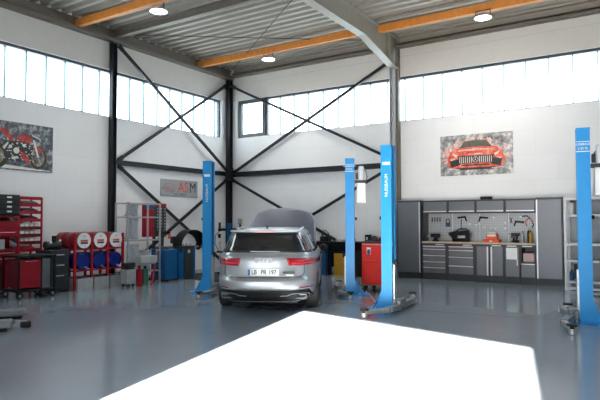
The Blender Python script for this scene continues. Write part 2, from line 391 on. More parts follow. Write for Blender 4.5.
# ------------------------------------------------------------ two-post lifts
def post(name, x, y, th, label, arms, unit, words, wordpos='vert', capn=True):
    r = root(name, (x, y, 0), th, label, 'car lift', 'blue lift posts'); H = 2.85 if x > -2 else 2.765
    b = MB(); b.bx(-.095, -.08, -.15, .15, .02, H).bx(-.08, .085, -.15, -.135, .02, H).bx(-.08, .085, .135, .15, .02, H)
    b.bx(.07, .085, -.135, -.075, .02, H).bx(.07, .085, .075, .135, .02, H)
    b.build('column', 'lift', r)
    MB().bx(-.10, .09, -.155, .155, H, H+.015).build('top_cap', 'lift', r)
    b = MB()
    for s in (-1, 1):
        b.prism([(-.095, .02), (-.095, .36), (-.13, .22), (-.18, .11), (-.27, .02)], (0, s*.142+.007, 0), (1, 0, 0), (0, 0, 1), .014)
    b.bar((-.11, 0, .30), (-.26, 0, .03), .27, .012); b.build('gusset', 'lift', r)
    MB().bx(-.38, .16, -.2, .2, 0, .02).build('base_plate', 'lift', r, bevel=.004)
    b = MB(); 
    for px_, py_ in ((-.33, -.17), (-.33, .17), (-.2, -.175), (-.2, .175), (.12, -.175), (.12, .175)): b.cyl((px_, py_, .02), (px_, py_, .05), .014, n=6)
    b.build('anchor_bolt', 'steel', r)
    MB().bx(-.05, .115, -.07, .07, .10, .78).build('carriage', 'steel', r, bevel=.008)
    MB().cyl((.0, 0, .78), (.0, 0, H-.02), .026).build('hydraulic_cylinder', 'darkgrey', r)
    MB().box((.125, .0, .80), (.05, .07, .10)).build('safety_latch', 'black', r, bevel=.01)
    MB().bx(.095, .22, -.16, .16, .06, .19).build('arm_bracket', 'armgrey', r, bevel=.01)
    for (ex, ey) in arms:
        s = 1 if ey > 0 else -1; a = V((.2, .17*s, .085)); e = V((ex, ey, .085)); d = (e-a); Lg = d.length; d.normalize()
        bend = a + d*Lg*.55 + V((.10, 0, 0)); 
        arm = MB().bar(a, bend, .11, .09).cyl((a.x, a.y, .035), (a.x, a.y, .20), .05).build('swing_arm', 'armgrey', r, bevel=.008)
        d2 = (e-bend).normalized()
        MB().bar(bend-d2*.1, e, .075, .065).build('arm_extension', 'steel', r, bevel=.005)
        MB().lathe([(.03, -.06), (.03, .03), (.068, .03), (.072, .055), (.06, .06)], c=e).build('lifting_pad', 'black', r)
        MB().cyl(e+V((0, 0, -.075)), e+V((0, 0, -.01)), .05).build('pad_screw', 'steel', r)
    if unit:
        MB().bx(-.34, -.105, -.05, .05, 2.28, 2.34).build('unit_bracket', 'darkgrey', r)
        MB().cyl((-.24, 0, 2.34), (-.24, 0, 2.60), .065).cyl((-.24, 0, 2.60), (-.24, 0, 2.63), .05).build('motor', 'offwhite', r, bevel=.004)
        MB().bx(-.33, -.15, -.09, .09, 1.87, 2.28).build('oil_tank', 'white', r, bevel=.012)
        MB().box((-.16, -.09, 2.43), (.07, .08, .13)).build('switch_box', 'darkgrey', r, bevel=.006)
        b = MB(); b.tube([(-.16, -.09, 2.5), (-.2, -.12, 2.57), (-.33, -.1, 2.55), (-.36, -.08, 2.42), (-.33, -.07, 2.28)], .009); b.build('cable', 'black', r)
    MB().box((-.12 if th < 2 else -.125, -.06, 1.55), (.04, .06, .06)).build('limit_switch', 'black', r, bevel=.01)
    # lettering on the side facing the camera (the side whose outward normal has negative world y)
    sy = -1 if math.cos(th) > 0 else 1
    n = V((0, sy, 0)); u = V((1, 0, 0)) if sy < 0 else V((-1, 0, 0))
    if wordpos == 'vert':
        text('lettering', words, .075, (0, sy*.1515, 2.10), (0, 0, -1) if 0 else (0, 0, 1), -u, 'white', r, .0012)
        b = MB(); b.box((0, sy*.1505, 2.47), (.13, .003, .05)); b.build('logo_panel', 'white', r)
    else:
        text('lettering', words, .048, (0, sy*.1515, 2.62), u, (0, 0, 1), 'white', r, .0012)
        text('lettering', '2.35 SL', .048, (0, sy*.1515, 2.56), u, (0, 0, 1), 'white', r, .0012)
        b = MB(); b.box((0, sy*.1505, 2.70-.04), (.18, .002, .008)).box((0, sy*.1505, 2.515), (.18, .002, .012)); b.build('logo_panel', 'white', r)
    return r
R_ = math.radians
post('lift_post', -8.10, 9.04, R_(25.5), 'blue lift post left of the car, with vertical white lettering', [(.10, -1.0), (.12, 1.1)], False, 'NUSSBAUM')
post('lift_post', -5.38, 10.30, R_(205.5), 'blue lift post right of the car, with a white oil tank near its top', [(-.03, .71), (.30, -1.35)], True, 'NUSSBAUM', 'top')
post('lift_post', -3.88, 8.86, R_(8.8), 'pale lit blue lift post in the middle, in front of the red tool trolley', [(-.15, -.94), (.08, 1.38)], False, 'NUSSBAUM')
post('lift_post', -.95, 9.30, R_(188.8), 'blue lift post at the right edge, in front of the metal shelving', [(.22, 1.08), (.21, -.94)], True, 'NUSSBAUM', 'top')

# ------------------------------------------------------------ car
def build_car():
    r = root('estate_car', (-5.35, 7.245, 0), R_(119.5), 'silver estate car seen from behind with its bonnet raised, parked between two lift posts', 'car')
    BL = [(.20, .18, 4.72, .80), (.28, .07, 4.86, .885), (.38, .02, 4.92, .915), (.47, .0, 4.94, .93), (.55, .0, 4.93, .935), (.585, .015, 4.92, .936), (.61, .06, 4.91, .936), (.66, .085, 4.90, .935), (.84, .11, 4.86, .93), (.92, .125, 4.80, .918), (.97, .14, 4.72, .90), (1.0, .17, 4.62, .875)]
    CL = [(.995, .16, 3.75, .875), (1.04, .195, 3.62, .845), (1.12, .235, 3.42, .80), (1.20, .275, 3.25, .765), (1.28, .32, 3.06, .725), (1.35, .365, 2.86, .69), (1.395, .41, 2.7, .66), (1.425, .52, 2.55, .61), (1.445, .72, 2.35, .50), (1.455, 1.1, 2.1, .30)]
    def interp(T, z):
        if z <= T[0][0]: return T[0][1:]
        for a, b_ in zip(T[:-1], T[1:]):
            if z <= b_[0]:
                k = (z-a[0])/(b_[0]-a[0]); return tuple(a[i]*(1-k)+b_[i]*k for i in (1, 2, 3))
        return T[-1][1:]
    def S(T, t, z, n=4.2, off=0):      # t: -1..1, 0 = rear centre, +-.5 side, +-1 front
        xr, xf, hw = interp(T, z); a = t*PI
        c, s_ = -math.cos(a), math.sin(a)
        ux = math.copysign(abs(c)**(2/n), c); uy = math.copysign(abs(s_)**(2/n), s_)
        xc = (xr+xf)/2; hl = (xf-xr)/2 + off; return V((xc+hl*ux, -(hw+off)*uy, z))
    # lower body, closed
    N = 96; b = MB(); zs = [q[0] for q in BL]; vs = []; fs = []
    ts = [-1+2*i/N for i in range(N)]
    for z in zs: vs += [S(BL, t, z) for t in ts]
    for j in range(len(zs)-1):
        for i in range(N): fs.append((j*N+i, j*N+(i+1) % N, (j+1)*N+(i+1) % N, (j+1)*N+i))
    fs += [tuple(range(N-1, -1, -1)), tuple((len(zs)-1)*N+i for i in range(N))]
    b._f(vs, fs); body = b.build('body', 'carpaint', r, sharp=.9)
    cut = MB()
    for wx in (1.10, 4.02):
        for s in (-1, 1): cut.cyl((wx, s*.60, .345), (wx, s*1.1, .345), .385, n=40)
    co = cut.build('cutter', 'carpaint', r)
    md = body.modifiers.new('b', 'BOOLEAN'); md.object = co; md.operation = 'DIFFERENCE'; md.solver = 'EXACT'
    dg = bpy.context.evaluated_depsgraph_get(); me = bpy.data.meshes.new_from_object(body.evaluated_get(dg))
    body.modifiers.clear(); body.data = me; bpy.data.objects.remove(co)
    # patches on a surface
    def patch(T, name, m, t0, t1, z0, z1, off=.004, nu=16, nv=8, par=None, fn=None, solid=.004):
        def f(u, v):
            t = t0+(t1-t0)*u; z = z0+(z1-z0)*v
            if fn: t, z = fn(u, v)
            return S(T, t, z, off=off)
        return MB().grid(f, nu, nv).build(name, m, par or r, sharp=1.2, solid=solid)
    def ty(T, y, z, n=4.2):            # parameter t at the rear for a lateral offset y (y>0 is the car's left = picture left)
        hw = interp(T, z)[2]; s_ = min(1, abs(y)/hw); a = math.asin(min(1, s_**(n/2))); return -math.copysign(a/PI, y)
    # cabin: silver pillars under, dark glass over
    b = MB(); zs = [q[0] for q in CL]; vs = []; fs = []
    for z in zs: vs += [S(CL, t, z) for t in ts]
    for j in range(len(zs)-1):
        for i in range(N): fs.append((j*N+i, j*N+(i+1) % N, (j+1)*N+(i+1) % N, (j+1)*N+i))
    fs += [tuple(range(N-1, -1, -1)), tuple((len(zs)-1)*N+i for i in range(N))]
    b._f(vs, fs); b.build('roof', 'carpaint', r, sharp=1.2)
    def rw(u, v):
        z = 1.035+(1.365-1.035)*v; y = (u-.5)*2*(.755-.20*v); return ty(CL, y, z), z
    patch(CL, 'rear_window', 'glass', 0, 0, 0, 0, .006, 24, 8, fn=rw)
    for s, nm in ((1, 'right'), (-1, 'left')):
        for (u0, u1) in ((.245, .36), (.37, .475), (.485, .60)):     # t range along the side
            def sw(u, v, u0=u0, u1=u1, s=s):
                z = 1.03+.32*v; return s*(u0+(u1-u0)*u + (.02 if u0 < .3 else 0)*(1-u)*v - (.035 if u1 > .59 else 0)*u*v), z
            patch(CL, 'side_window', 'glass', 0, 0, 0, 0, .006, 10, 6, fn=sw)
    patch(CL, 'windscreen', 'glass', .80, 1.2, 1.03, 1.37, .006, 20, 6)
    # roof spoiler and its brake light
    b = MB(); pl = [(.27, -.56), (.245, 0), (.27, .56), (.36, .61), (.62, .60), (.62, -.60), (.36, -.61)]
    b.prism(pl, (0, 0, 1.385), (1, 0, 0), (0, 1, 0), .035); b.build('roof_spoiler', 'carpaint', r, bevel=.012)
    MB().bx(.236, .26, -.20, .20, 1.383, 1.40).build('brake_light', 'brightlight', r)
    MB().cyl((.68, 0, 1.44), (.62, 0, 1.50), .022, .008).build('antenna', 'blackgloss', r)
    for s in (-1, 1):
        MB().tube([(.85, s*.575, 1.40), (1.0, s*.59, 1.435), (1.6, s*.60, 1.455), (2.4, s*.56, 1.44), (2.55, s*.54, 1.40)], .014).build('roof_rail', 'alu', r)
    # wiper
    MB().bar((.17, .02, 1.07), (.215, -.36, 1.10), .012, .015).build('rear_wiper', 'black', r)
    # tail lights: outer + hatch part
    for s in (1, -1):
        def tl(u, v, s=s):
            z0 = .815+.02*u; z1 = .945-.012*u; z = z0+(z1-z0)*v; t1 = ty(BL, .915*s, z); t0 = ty(BL, (.38+.02*v)*s, z)
            # sweep evenly in lateral distance first and wrap the corner last
            y = (.385+.03*(1-v))+u*.52
            return (ty(BL, y*s, z) if u < .92 else ty(BL, (.93)*s*.985, z)-s*(u-.92)*.35), z
        lt = patch(BL, 'tail_light', 'taillight', 0, 0, 0, 0, .012, 26, 8, fn=tl, solid=.012)
        def tb(u, v, s=s):
            z = .865+.075*v - .012*u; y = .66+u*.22; return ty(BL, y*s, z), z
        patch(BL, 'light_strip', 'brightlight', 0, 0, 0, 0, .0165, 16, 3, par=lt, fn=lambda u, v, s=s: (ty(BL, (.47+u*.40)*s, .850+.018*v), .850+.018*v))
        patch(BL, 'light_strip', 'brightlight', 0, 0, 0, 0, .0165, 16, 3, par=lt, fn=lambda u, v, s=s: (ty(BL, (.56+u*.31)*s, .905+.012*v), .905+.012*v))
    # tailgate seam
    def rear(y, z, off=.002): return S(BL, ty(BL, y, z), z, off=off)
    pts = [rear(.68, z) for z in (.82, .76, .70)] + [rear(.67, .665), rear(.64, .64), rear(.58, .628)] + [rear(y_, .622) for y_ in (.4, .2, 0, -.2, -.4)] + [rear(-.58, .628), rear(-.64, .64), rear(-.67, .665)] + [rear(-.68, z) for z in (.70, .76, .82)]
    MB().tube(pts, .006, 6).build('tailgate_seam', 'black', r)
    MB().tube([rear(y_, .905-.0*abs(y_), .004) for y_ in (-.46, -.3, -.15, 0, .15, .3, .46)], .005, 6).build('trim_strip', 'carpaint', r)
    # plate on the tailgate, European style
    xr = .084
    b = MB().box((xr, 0, .710), (.014, .53, .115)); pl_ = b.build('number_plate', 'offwhite', r, bevel=.004); pl_['label'] = 'white number plate reading LB PR 197'
    MB().box((xr-.0082, .243, .710), (.002, .04, .105)).build('plate_band', 'blue', pl_)
    MB().cyl((xr-.0075, .075, .735), (xr-.0095, .075, .735), .016).cyl((xr-.0075, .075, .690), (xr-.0095, .075, .690), .016).build('plate_seal', 'steel', pl_)
    for s_, yy in (('LB', .155), ('PR', -.005), ('197', -.155)):
        text('plate_text', s_, .105, (xr-.0085, yy, .710), (0, -1, 0), (0, 0, 1), 'art_dark', pl_, .001, xs=.84, off=.0025)
    b = MB()
    for k in range(4):
        cy = .105-.07*k; cx = .113
        b.tube([(cx, cy+.043*math.cos(a), .905+.043*math.sin(a)) for a in [2*PI*i/24 for i in range(24)]], .009, 6, closed=True)
    e = b.build('ring_badge', 'steel', r)
    b = MB().box((.084, -.43, .705), (.008, .20, .035)); bd = b.build('model_badge', 'darkgrey', r, bevel=.003)
    MB().box((.078, -.45, .665), (.006, .12, .014)).build('model_badge', 'steel', r)
    # bumper: black diffuser, trim frame, exhausts
    def dif(u, v):
        z = .215+.20*v; y = (u-.5)*2*(.86-.10*v); return ty(BL, y, z), z
    patch(BL, 'diffuser', 'black', 0, 0, 0, 0, .006, 30, 6, fn=dif)
    for s in (-1, 1):
        pts = [rear(s*.28, .315, .014), rear(s*.40, .325, .014), rear(s*.48, .355, .014), rear(s*.62, .355, .014), rear(s*.70, .355, .014), rear(s*.755, .33, .014), rear(s*.765, .30, .014)]
        MB().tube(pts, .009, 6).build('exhaust_surround', 'armgrey', r)
        c = rear(s*.62, .305, .0); c.x -= .005
        ring = [(c.x-.02, c.y+dy, c.z+dz) for dy, dz in ((-.095, .03), (.095, .03), (.105, 0), (.085, -.032), (-.085, -.032), (-.105, 0))]
        MB().tube(ring, .012, 6, closed=True).build('exhaust_tip', 'armgrey', r)
    MB().tube([rear(y_, .425, .006) for y_ in (-.80, -.6, -.4, -.2, 0, .2, .4, .6, .80)], .009, 6).build('bumper_trim', 'armgrey', r)
    for s in (-1, 1): patch(BL, 'reflector', 'taillight', 0, 0, 0, 0, .012, 10, 2, fn=lambda u, v, s=s: (ty(BL, (.60+u*.22)*s, .445+.018*v), .445+.018*v))
    # underbody and sills
    MB().bx(.35, 4.6, -.56, .56, .16, .22).build('underbody', 'black', r)
    for s in (-1, 1): MB().bx(1.55, 3.55, s*.80-.07, s*.80+.07, .19, .27).build('sill', 'blackgloss', r, bevel=.02)
    # door and tank lines on the flanks
    for s in (-1, 1):
        for x in (1.55, 2.55, 3.6):
            t = None
            pts = []
            for z in (.30, .5, .7, .9, .98):
                xr_, xf_, hw = interp(BL, z); xc = (xr_+xf_)/2; hl = (xf_-xr_)/2; ux = abs((x-xc)/hl); yy = hw*(1-ux**4.2)**(1/4.2)
                pts.append((x, s*(yy+.001), z))
            MB().tube(pts, .004, 5).build('door_seam', 'black', r)
        for x in (1.75, 2.75): MB().box((x, s*.935, .86), (.18, .03, .025)).build('door_handle', 'carpaint', r, bevel=.008)
        m = MB().lathe([(.01, -.10), (.06, -.085), (.075, -.03), (.075, .03), (.06, .05), (.0, .055)], c=(3.02, s*.97, 1.00), axis=(1, 0, .0), n=20).bar((3.05, s*.82, .99), (3.05, s*.95, 1.0), .06, .035)
        m.build('door_mirror', 'black', r)
    # bonnet raised, engine bay
    hinge = V((3.62, 0, 1.005)); ang = R_(42); Lh = 1.22; fx = V((math.cos(ang), 0, math.sin(ang))); up = V((-math.sin(ang), 0, math.cos(ang)))
    def hood(u, v):
        s_ = u*Lh; w_ = .80-.04*u; tt = (v-.5)*2
        edge = 1-.09*abs(tt)**3*(1 if u > .5 else u*2)
        return hinge+fx*(s_*edge)+V((0, w_*tt*(1-.14*max(0, u-.72)/.28), 0))+up*(.055*(1-abs(tt)**2.5)+.04*math.sin(u*PI*.9))
    MB().grid(hood, 18, 22).build('bonnet', 'hoodinner', r, sharp=1.5, solid=.03)
    for s in (-1, 1): MB().cyl((3.9, s*.68, .98), hinge+fx*.55+V((0, s*.66, -.0)), .012).build('gas_strut', 'black', r)
    MB().bx(3.75, 4.5, -.62, .62, .99, 1.03).build('engine_cover', 'black', r, bevel=.02)
    # wheels
    for wx in (1.10, 4.02):
        for s in (-1, 1):
            c = V((wx, s*.79, .338))
            wl = MB().lathe([(.235, -.11), (.30, -.118), (.325, -.105), (.337, -.075), (.338, 0), (.337, .075), (.325, .105), (.30, .118), (.235, .11), (.22, 0)], c=c, axis=(0, s, 0), n=48, close=True).build('wheel', 'tyre', r)
            b = MB(); b.lathe([(.232, -.10), (.24, .09), (.225, .10), (.21, .06), (.205, -.08)], c=c, axis=(0, s, 0), n=40, close=True)
            b.cyl(c+V((0, s*.03, 0)), c+V((0, s*.075, 0)), .055)
            for k in range(10):
                a = 2*PI*k/10; b.bar(c+V((.04*math.cos(a), s*.06, .04*math.sin(a))), c+V((.222*math.cos(a), s*.075, .222*math.sin(a))), .022, .03, up=(0, 1, 0))
            b.build('rim', 'alu', wl)
            MB().cyl(c-V((0, s*.02, 0)), c+V((0, s*.01, 0)), .16).build('brake_disc', 'steel', wl)
    r.scale = (.955, .955, .955)
    return r
build_car()

# ------------------------------------------------------------ grey wall cabinets on the right
YF = 14.02; YBK = 14.48
def cab_root(name, x0, x1, z0, label, group=None): return root(name, ((x0+x1)/2, (YF+YBK)/2, z0), 0, label, 'cabinet', group)
dy = (YBK-YF)/2
def tall(x0, x1, hs, label):
    r = cab_root('tall_cabinet', x0, x1, 0, label); w_ = (x1-x0)/2
    MB().bx(-w_, w_, -dy, dy, 0, 2.04).build('carcass', 'cabframe', r, bevel=.004)
    MB().bx(-w_+.03, w_-.03, -dy-.02, -dy, .16, 1.99).build('door', 'cabfront', r, bevel=.004)
    d = [c for c in r.children if c.name.startswith('door')][0]
    MB().bx(hs*(w_-.03)-.015, hs*(w_-.03)+.015, -dy-.045, -dy-.02, .16, 1.99).build('handle', 'alu', d, bevel=.004)
    return r
tall(-5.90, -5.24, 1, 'tall grey cabinet with one door at the left end of the cabinet row')
tall(-2.44, -1.86, -1, 'tall grey cabinet with one door at the right end of the cabinet row')
def base(x0, x1, label, fronts, niche=None):
    r = cab_root('base_cabinet', x0, x1, 0, label); w_ = (x1-x0)/2
    b = MB()
    if niche is None: b.bx(-w_, w_, -dy, dy, 0, .925)
    else:
        z0, z1 = niche; b.bx(-w_, w_, -dy, dy, 0, z0).bx(-w_, w_, -dy, dy, z1, .925).bx(-w_, -w_+.03, -dy, dy, z0, z1).bx(w_-.03, w_, -dy, dy, z0, z1).bx(-w_+.03, w_-.03, dy-.03, dy, z0, z1)
    b.build('carcass', 'cabframe', r, bevel=.004)
    for (kind, a0, a1, z0, z1, h) in fronts:
        o = MB().bx(-w_+a0*2*w_, -w_+a1*2*w_, -dy-.02, -dy, z0, z1).build(kind, 'cabfront', r, bevel=.004)
        if h == 'top': MB().bx(-w_+a0*2*w_, -w_+a1*2*w_, -dy-.04, -dy-.02, z1-.024, z1).build('handle', 'alu', o, bevel=.004)
        elif h == 'small': MB().bx(-w_+a1*2*w_-.045, -w_+a1*2*w_-.025, -dy-.045, -dy-.02, (z0+z1)/2-.08, (z0+z1)/2+.06).build('handle', 'alu', o, bevel=.004)
        elif h in ('l', 'r'):
            xx = -w_+(a0 if h == 'l' else a1)*2*w_; xx += .018 if h == 'l' else -.018
            MB().bx(xx-.018, xx+.018, -dy-.04, -dy-.02, z0, z1).build('handle', 'alu', o, bevel=.004)
    b = MB().bx(w_-.30, w_-.08, -dy-.004, -dy, .885, .905); b.build('badge', 'alu', r)
    return r
base(-5.22, -4.555, 'grey base cabinet with five drawers next to the left tall cabinet', [('drawer', .06, .94, z0, z1, 'top') for z0, z1 in ((.17, .315), (.325, .465), (.475, .625), (.635, .785), (.795, .86))])
base(-4.55, -3.855, 'grey base cabinet with four drawers, second from the left', [('drawer', .06, .94, z0, z1, 'top') for z0, z1 in ((.17, .38), (.39, .60), (.61, .77), (.78, .86))])
base(-3.85, -3.155, 'grey base cabinet with two doors under the red cases', [('door', .06, .46, .17, .87, 'r'), ('door', .54, .94, .17, .87, 'l')])
dc = base(-3.15, -2.80, 'narrow grey base cabinet with a white notice on its door', [('door', .07, .93, .17, .87, 'small')])
nc = base(-2.795, -2.45, 'narrow grey base cabinet with an open niche above a lower front', [('door', .07, .93, .17, .49, 'top')], niche=(.53, .86))
tag(MB().bx(-3.11, -2.86, YF-.026, YF-.0215, .58, .85).build('paper_notice', 'white'), 'white paper notice fixed to the narrow cabinet door', 'notice')
tag(MB().bx(-2.74, -2.50, YF+.03, YF+.30, .532, .74).build('storage_box', 'pink', bevel=.01), 'pale pink box in the open niche of the base cabinet', 'box')
tag(MB().bx(-5.22, -2.45, YF-.02, YBK, .93, .97).build('worktop', 'worktop', bevel=.004), 'pale wooden worktop running over the grey base cabinets', 'worktop')
for i, (x0, x1, lab) in enumerate(((-5.22, -4.555, 'leftmost of the four grey wall cabinets with lift up flaps'), (-4.55, -3.855, 'second from left of the four grey wall cabinets above the pegboard'), (-3.85, -3.155, 'third from left of the four grey wall cabinets, a black case on it'), (-3.15, -2.45, 'rightmost of the four grey wall cabinets above the pegboard'))):
    r = cab_root('wall_cabinet', x0, x1, 1.69, lab, 'grey wall cabinets'); w_ = (x1-x0)/2
    MB().bx(-w_, w_, -dy+.1, dy, 0, .34).build('carcass', 'cabframe', r, bevel=.004)
    d = MB().bx(-w_+.03, w_-.03, -dy+.08, -dy+.1, .035, .295).build('flap', 'cabfront', r, bevel=.004)
    MB().bx(-w_+.03, w_-.03, -dy+.055, -dy+.08, .035, .065).build('handle', 'alu', d, bevel=.004)
for i, (x0, x1) in enumerate(((-5.22, -4.555), (-4.55, -3.855), (-3.85, -3.155), (-3.15, -2.45))):
    o = MB().bx(x0-(x0+x1)/2+.01, (x1-x0)/2-.01, -.01, .01, 0, .715).build('pegboard', 'peg'); o.location = ((x0+x1)/2, 14.465, .972)
    tag(o, ('leftmost', 'second', 'third', 'rightmost')[i]+' perforated grey tool panel '+('behind the screwdrivers', 'behind the black tool bag', 'behind the red cases', 'behind the tall bottles')[i], 'tool panel', 'perforated tool panels')
tag(MB().bx(-5.23, -5.19, YF+.12, YBK-.03, .972, 1.688).build('side_panel', 'cabframe'), 'dark upright panel at the left end of the worktop', 'panel')
YP = 14.45
# hung tools
for k, x in enumerate((-5.08, -5.01, -4.94, -4.87)):
    r = root('screwdriver', (x, YP-.02, 1.42), 0, 'screwdriver hanging in the row at the left end of the tool panel', 'screwdriver', 'hanging screwdrivers')
    MB().cyl((0, 0, .06), (0, 0, .17), .014, n=10).build('handle', 'darkgrey', r); MB().cyl((0, 0, -.10), (0, 0, .06), .004, n=8).build('shaft', 'steel', r)
r = root('padlock', (-4.66, YP-.02, 1.40), 0, 'dark blue padlock shaped tool hanging on the second tool panel', 'tool')
MB().box((0, 0, 0), (.12, .03, .11)).build('lock_body', 'liftdark', r, bevel=.01)
MB().tube([(-.045, 0, .05), (-.045, 0, .11), (-.02, 0, .145), (.02, 0, .145), (.045, 0, .11), (.045, 0, .05)], .011).build('shackle', 'black', r)
def pistol(x, z, lab, flip=1):
    r = root('air_gun', (x, YP-.03, z), 0, lab, 'air tool')
    MB().bar((-.12*flip, 0, 0), (.09*flip, 0, .02), .045, .045).build('barrel', 'black', r, bevel=.008)
    MB().bar((.07*flip, 0, .01), (.11*flip, 0, -.09), .035, .03).build('grip', 'black', r, bevel=.006)
    return r
pistol(-4.28, 1.58, 'black air gun hanging on the second tool panel, its thin hose below')
pistol(-3.75, 1.57, 'black air gun hanging near the top between the second and third panels', -1)
pistol(-2.90, 1.46, 'small black air gun hanging on the right tool panel', -1)
tag(MB().tube([(-4.30, YP-.03, 1.55), (-4.31, YP-.04, 1.38), (-4.28, YP-.05, 1.25), (-4.22, YP-.05, 1.20)], .008).build('air_hose', 'black'), 'thin black hose hanging below the air gun', 'hose')
tag(MB().tube([(-2.82, YP-.02, 1.60), (-2.72, YP-.02, 1.62), (-2.62, YP-.02, 1.54), (-2.56, YP-.02, 1.40), (-2.60, YP-.02, 1.33)], .012).build('pry_bar', 'black'), 'black curved bar hanging at the right of the tool panels', 'tool')
tag(MB().tube([(-2.66+.08*math.cos(a), YP-.04, 1.45+.10*math.sin(a)) for a in [2*PI*i/14 for i in range(10)]], .012).build('coil_hose', 'signred'), 'orange coiled hose hanging at the right of the tool panels', 'hose')
tag(MB().tube([(-3.12, YP-.02, 1.58), (-3.07, YP-.02, 1.50), (-3.10, YP-.02, 1.44)], .009).tube([(-3.05, YP-.02, 1.58), (-3.09, YP-.02, 1.50), (-3.05, YP-.02, 1.44)], .009).build('pliers', 'darkgrey'), 'crossed pliers hanging left on the rightmost tool panel', 'pliers')
for k, (x, z) in enumerate(((-4.1, 1.42), (-3.93, 1.40), (-3.86, 1.42), (-3.50, 1.58), (-3.46, 1.30), (-3.56, 1.31), (-3.73, 1.33), (-3.22, 1.45), (-3.22, 1.32), (-2.86, 1.60), (-4.25, 1.15), (-4.05, 1.25))):
    tag(MB().box((x, YP-.008, z), (.05, .014, .035)).build('panel_hook', 'white', bevel=.005), 'small pale holder clipped to the perforated tool panels', 'hook', 'pale tool holders')
# things on the worktop
r = root('tool_bag', (-4.28, 14.18, .971), 0, 'black soft tool bag with a pale badge on the worktop', 'bag')
MB().prism([(-.27, .23), (-.10, .26), (.25, .30), (.30, .20), (.26, 0), (-.16, 0), (-.17, .10), (-.24, .17)], (0, .10, 0), (1, 0, 0), (0, 0, 1), .22).build('bag_body', 'blackgloss', r, bevel=.02)
MB().box((.08, -.125, .13), (.18, .006, .06)).build('badge', 'steel', r)
MB().tube([(-.1, 0, .25), (0, 0, .33), (.14, 0, .34), (.24, 0, .28)], .012).build('handle', 'black', r)
r = root('bench_vice', (-4.92, 14.2, .971), 0, 'small black bench vice at the left end of the worktop', 'vice')
MB().lathe([(.09, 0), (.09, .02), (.05, .05), (.045, .10)]).build('base', 'black', r); MB().box((0, 0, .15), (.24, .09, .10)).build('jaws', 'black', r, bevel=.01)
MB().cyl((-.22, 0, .13), (.0, 0, .13), .016).build('screw', 'steel', r)
r = root('socket_case', (-3.47, 14.15, .971), 0, 'larger red tool case at the bottom of the stack on the worktop', 'case')
MB().box((0, 0, .035), (.38, .26, .07)).build('case_body', 'signred', r, bevel=.01)
MB().box((0, -.135, .035), (.06, .01, .03)).build('latch', 'white', r)
r = root('socket_case', (-3.47, 14.17, 1.042), 0, 'smaller red and white tool case on top of the larger red case', 'case')
MB().box((0, 0, .07), (.25, .2, .14)).build('case_body', 'signred', r, bevel=.01); MB().box((0, -.101, .10), (.2, .006, .05)).build('case_label', 'white', r); MB().box((0, 0, .16), (.20, .14, .03)).build('lid_tray', 'offwhite', r, bevel=.006)
def bottle(x, y, h, rr, m, cm, lab, nm='spray_can', z=.971):
    r = root(nm, (x, y, z), 0, lab, 'bottle'); MB().lathe([(rr, 0), (rr, h*.75), (rr*.8, h*.82), (rr*.35, h*.87)], n=16).build('bottle_body', m, r); MB().cyl((0, 0, h*.87), (0, 0, h), rr*.4, n=12).build('cap', cm, r)
bottle(-2.76, 14.15, .28, .03, 'steel', 'black', 'silver spray can on the worktop between black tools')
bottle(-2.57, 14.10, .30, .035, 'yellow', 'black', 'yellow bottle at the right end of the worktop')
bottle(-2.64, 14.22, .34, .035, 'darkgrey', 'yellow', 'dark bottle with a yellow cap behind the yellow bottle')
r = root('cordless_drill', (-2.90, 14.15, .971), 0, 'black cordless drill standing on the worktop left of the silver spray can', 'drill')
MB().box((0, 0, .03), (.12, .08, .06)).build('battery', 'black', r, bevel=.01); MB().bar((0, 0, .05), (.02, 0, .17), .045, .04).build('grip', 'black', r, bevel=.008); MB().cyl((-.12, 0, .20), (.08, 0, .20), .035).build('motor_housing', 'darkgrey', r); MB().cyl((-.19, 0, .20), (-.12, 0, .20), .015, .022).build('chuck', 'steel', r)
r = root('cordless_drill', (-3.0, 14.3, .971), .5, 'grey handled power tool lying behind the black cordless drill', 'drill')
MB().box((0, 0, .025), (.1, .07, .05)).build('battery', 'darkgrey', r, bevel=.01); MB().cyl((-.06, 0, .13), (.08, 0, .16), .03).build('motor_housing', 'armgrey', r); MB().bar((0, 0, .04), (.01, 0, .14), .04, .035).build('grip', 'black', r)
r = root('black_case', (-3.62, 14.25, 2.031), 0, 'small black case lying on top of the wall cabinets', 'case')
MB().box((0, 0, .035), (.26, .2, .07)).build('case_body', 'black', r, bevel=.015); MB().tube([(-.05, -.10, .04), (-.05, -.13, .05), (.05, -.13, .05), (.05, -.10, .04)], .007).build('handle', 'darkgrey', r)

# ------------------------------------------------------------ light metal shelving at the right
SX0, SX1, SY0, SY1 = -1.76, .35, 13.35, 13.95
r = root('metal_shelving', ((SX0+SX1)/2, (SY0+SY1)/2, 0), 0, 'light grey metal shelving unit partly behind the right lift post', 'shelf')
hx = (SX1-SX0)/2; hy = (SY1-SY0)/2
for sx in (-1, 1):
    for sy in (-1, 1): MB().box((sx*(hx-.03), sy*(hy-.03), 1.0), (.06, .05, 2.0)).build('upright', 'zincshelf', r)
for z in (.12, .40-.22, .63, .99, 1.61, 1.97):
    if z == .12: continue
    MB().bx(-hx+.06, hx-.06, -hy, hy, z-.025, z+.02).build('shelf_board', 'zincshelf', r)
MB().bx(-hx+.06, hx-.06, -hy, -hy+.03, .02, .07).build('kick_rail', 'zincshelf', r)
MB().bx(-hx+.06, hx-.06, hy-.01, hy, .05, 1.95).build('back_panel', 'armgrey', r)
sy = SY0+.2
bottle(-1.62, sy, .30, .055, 'offwhite', 'black', 'pale bottle with black cap on the shelving beside the cardboard boxes', 'canister', 1.632)
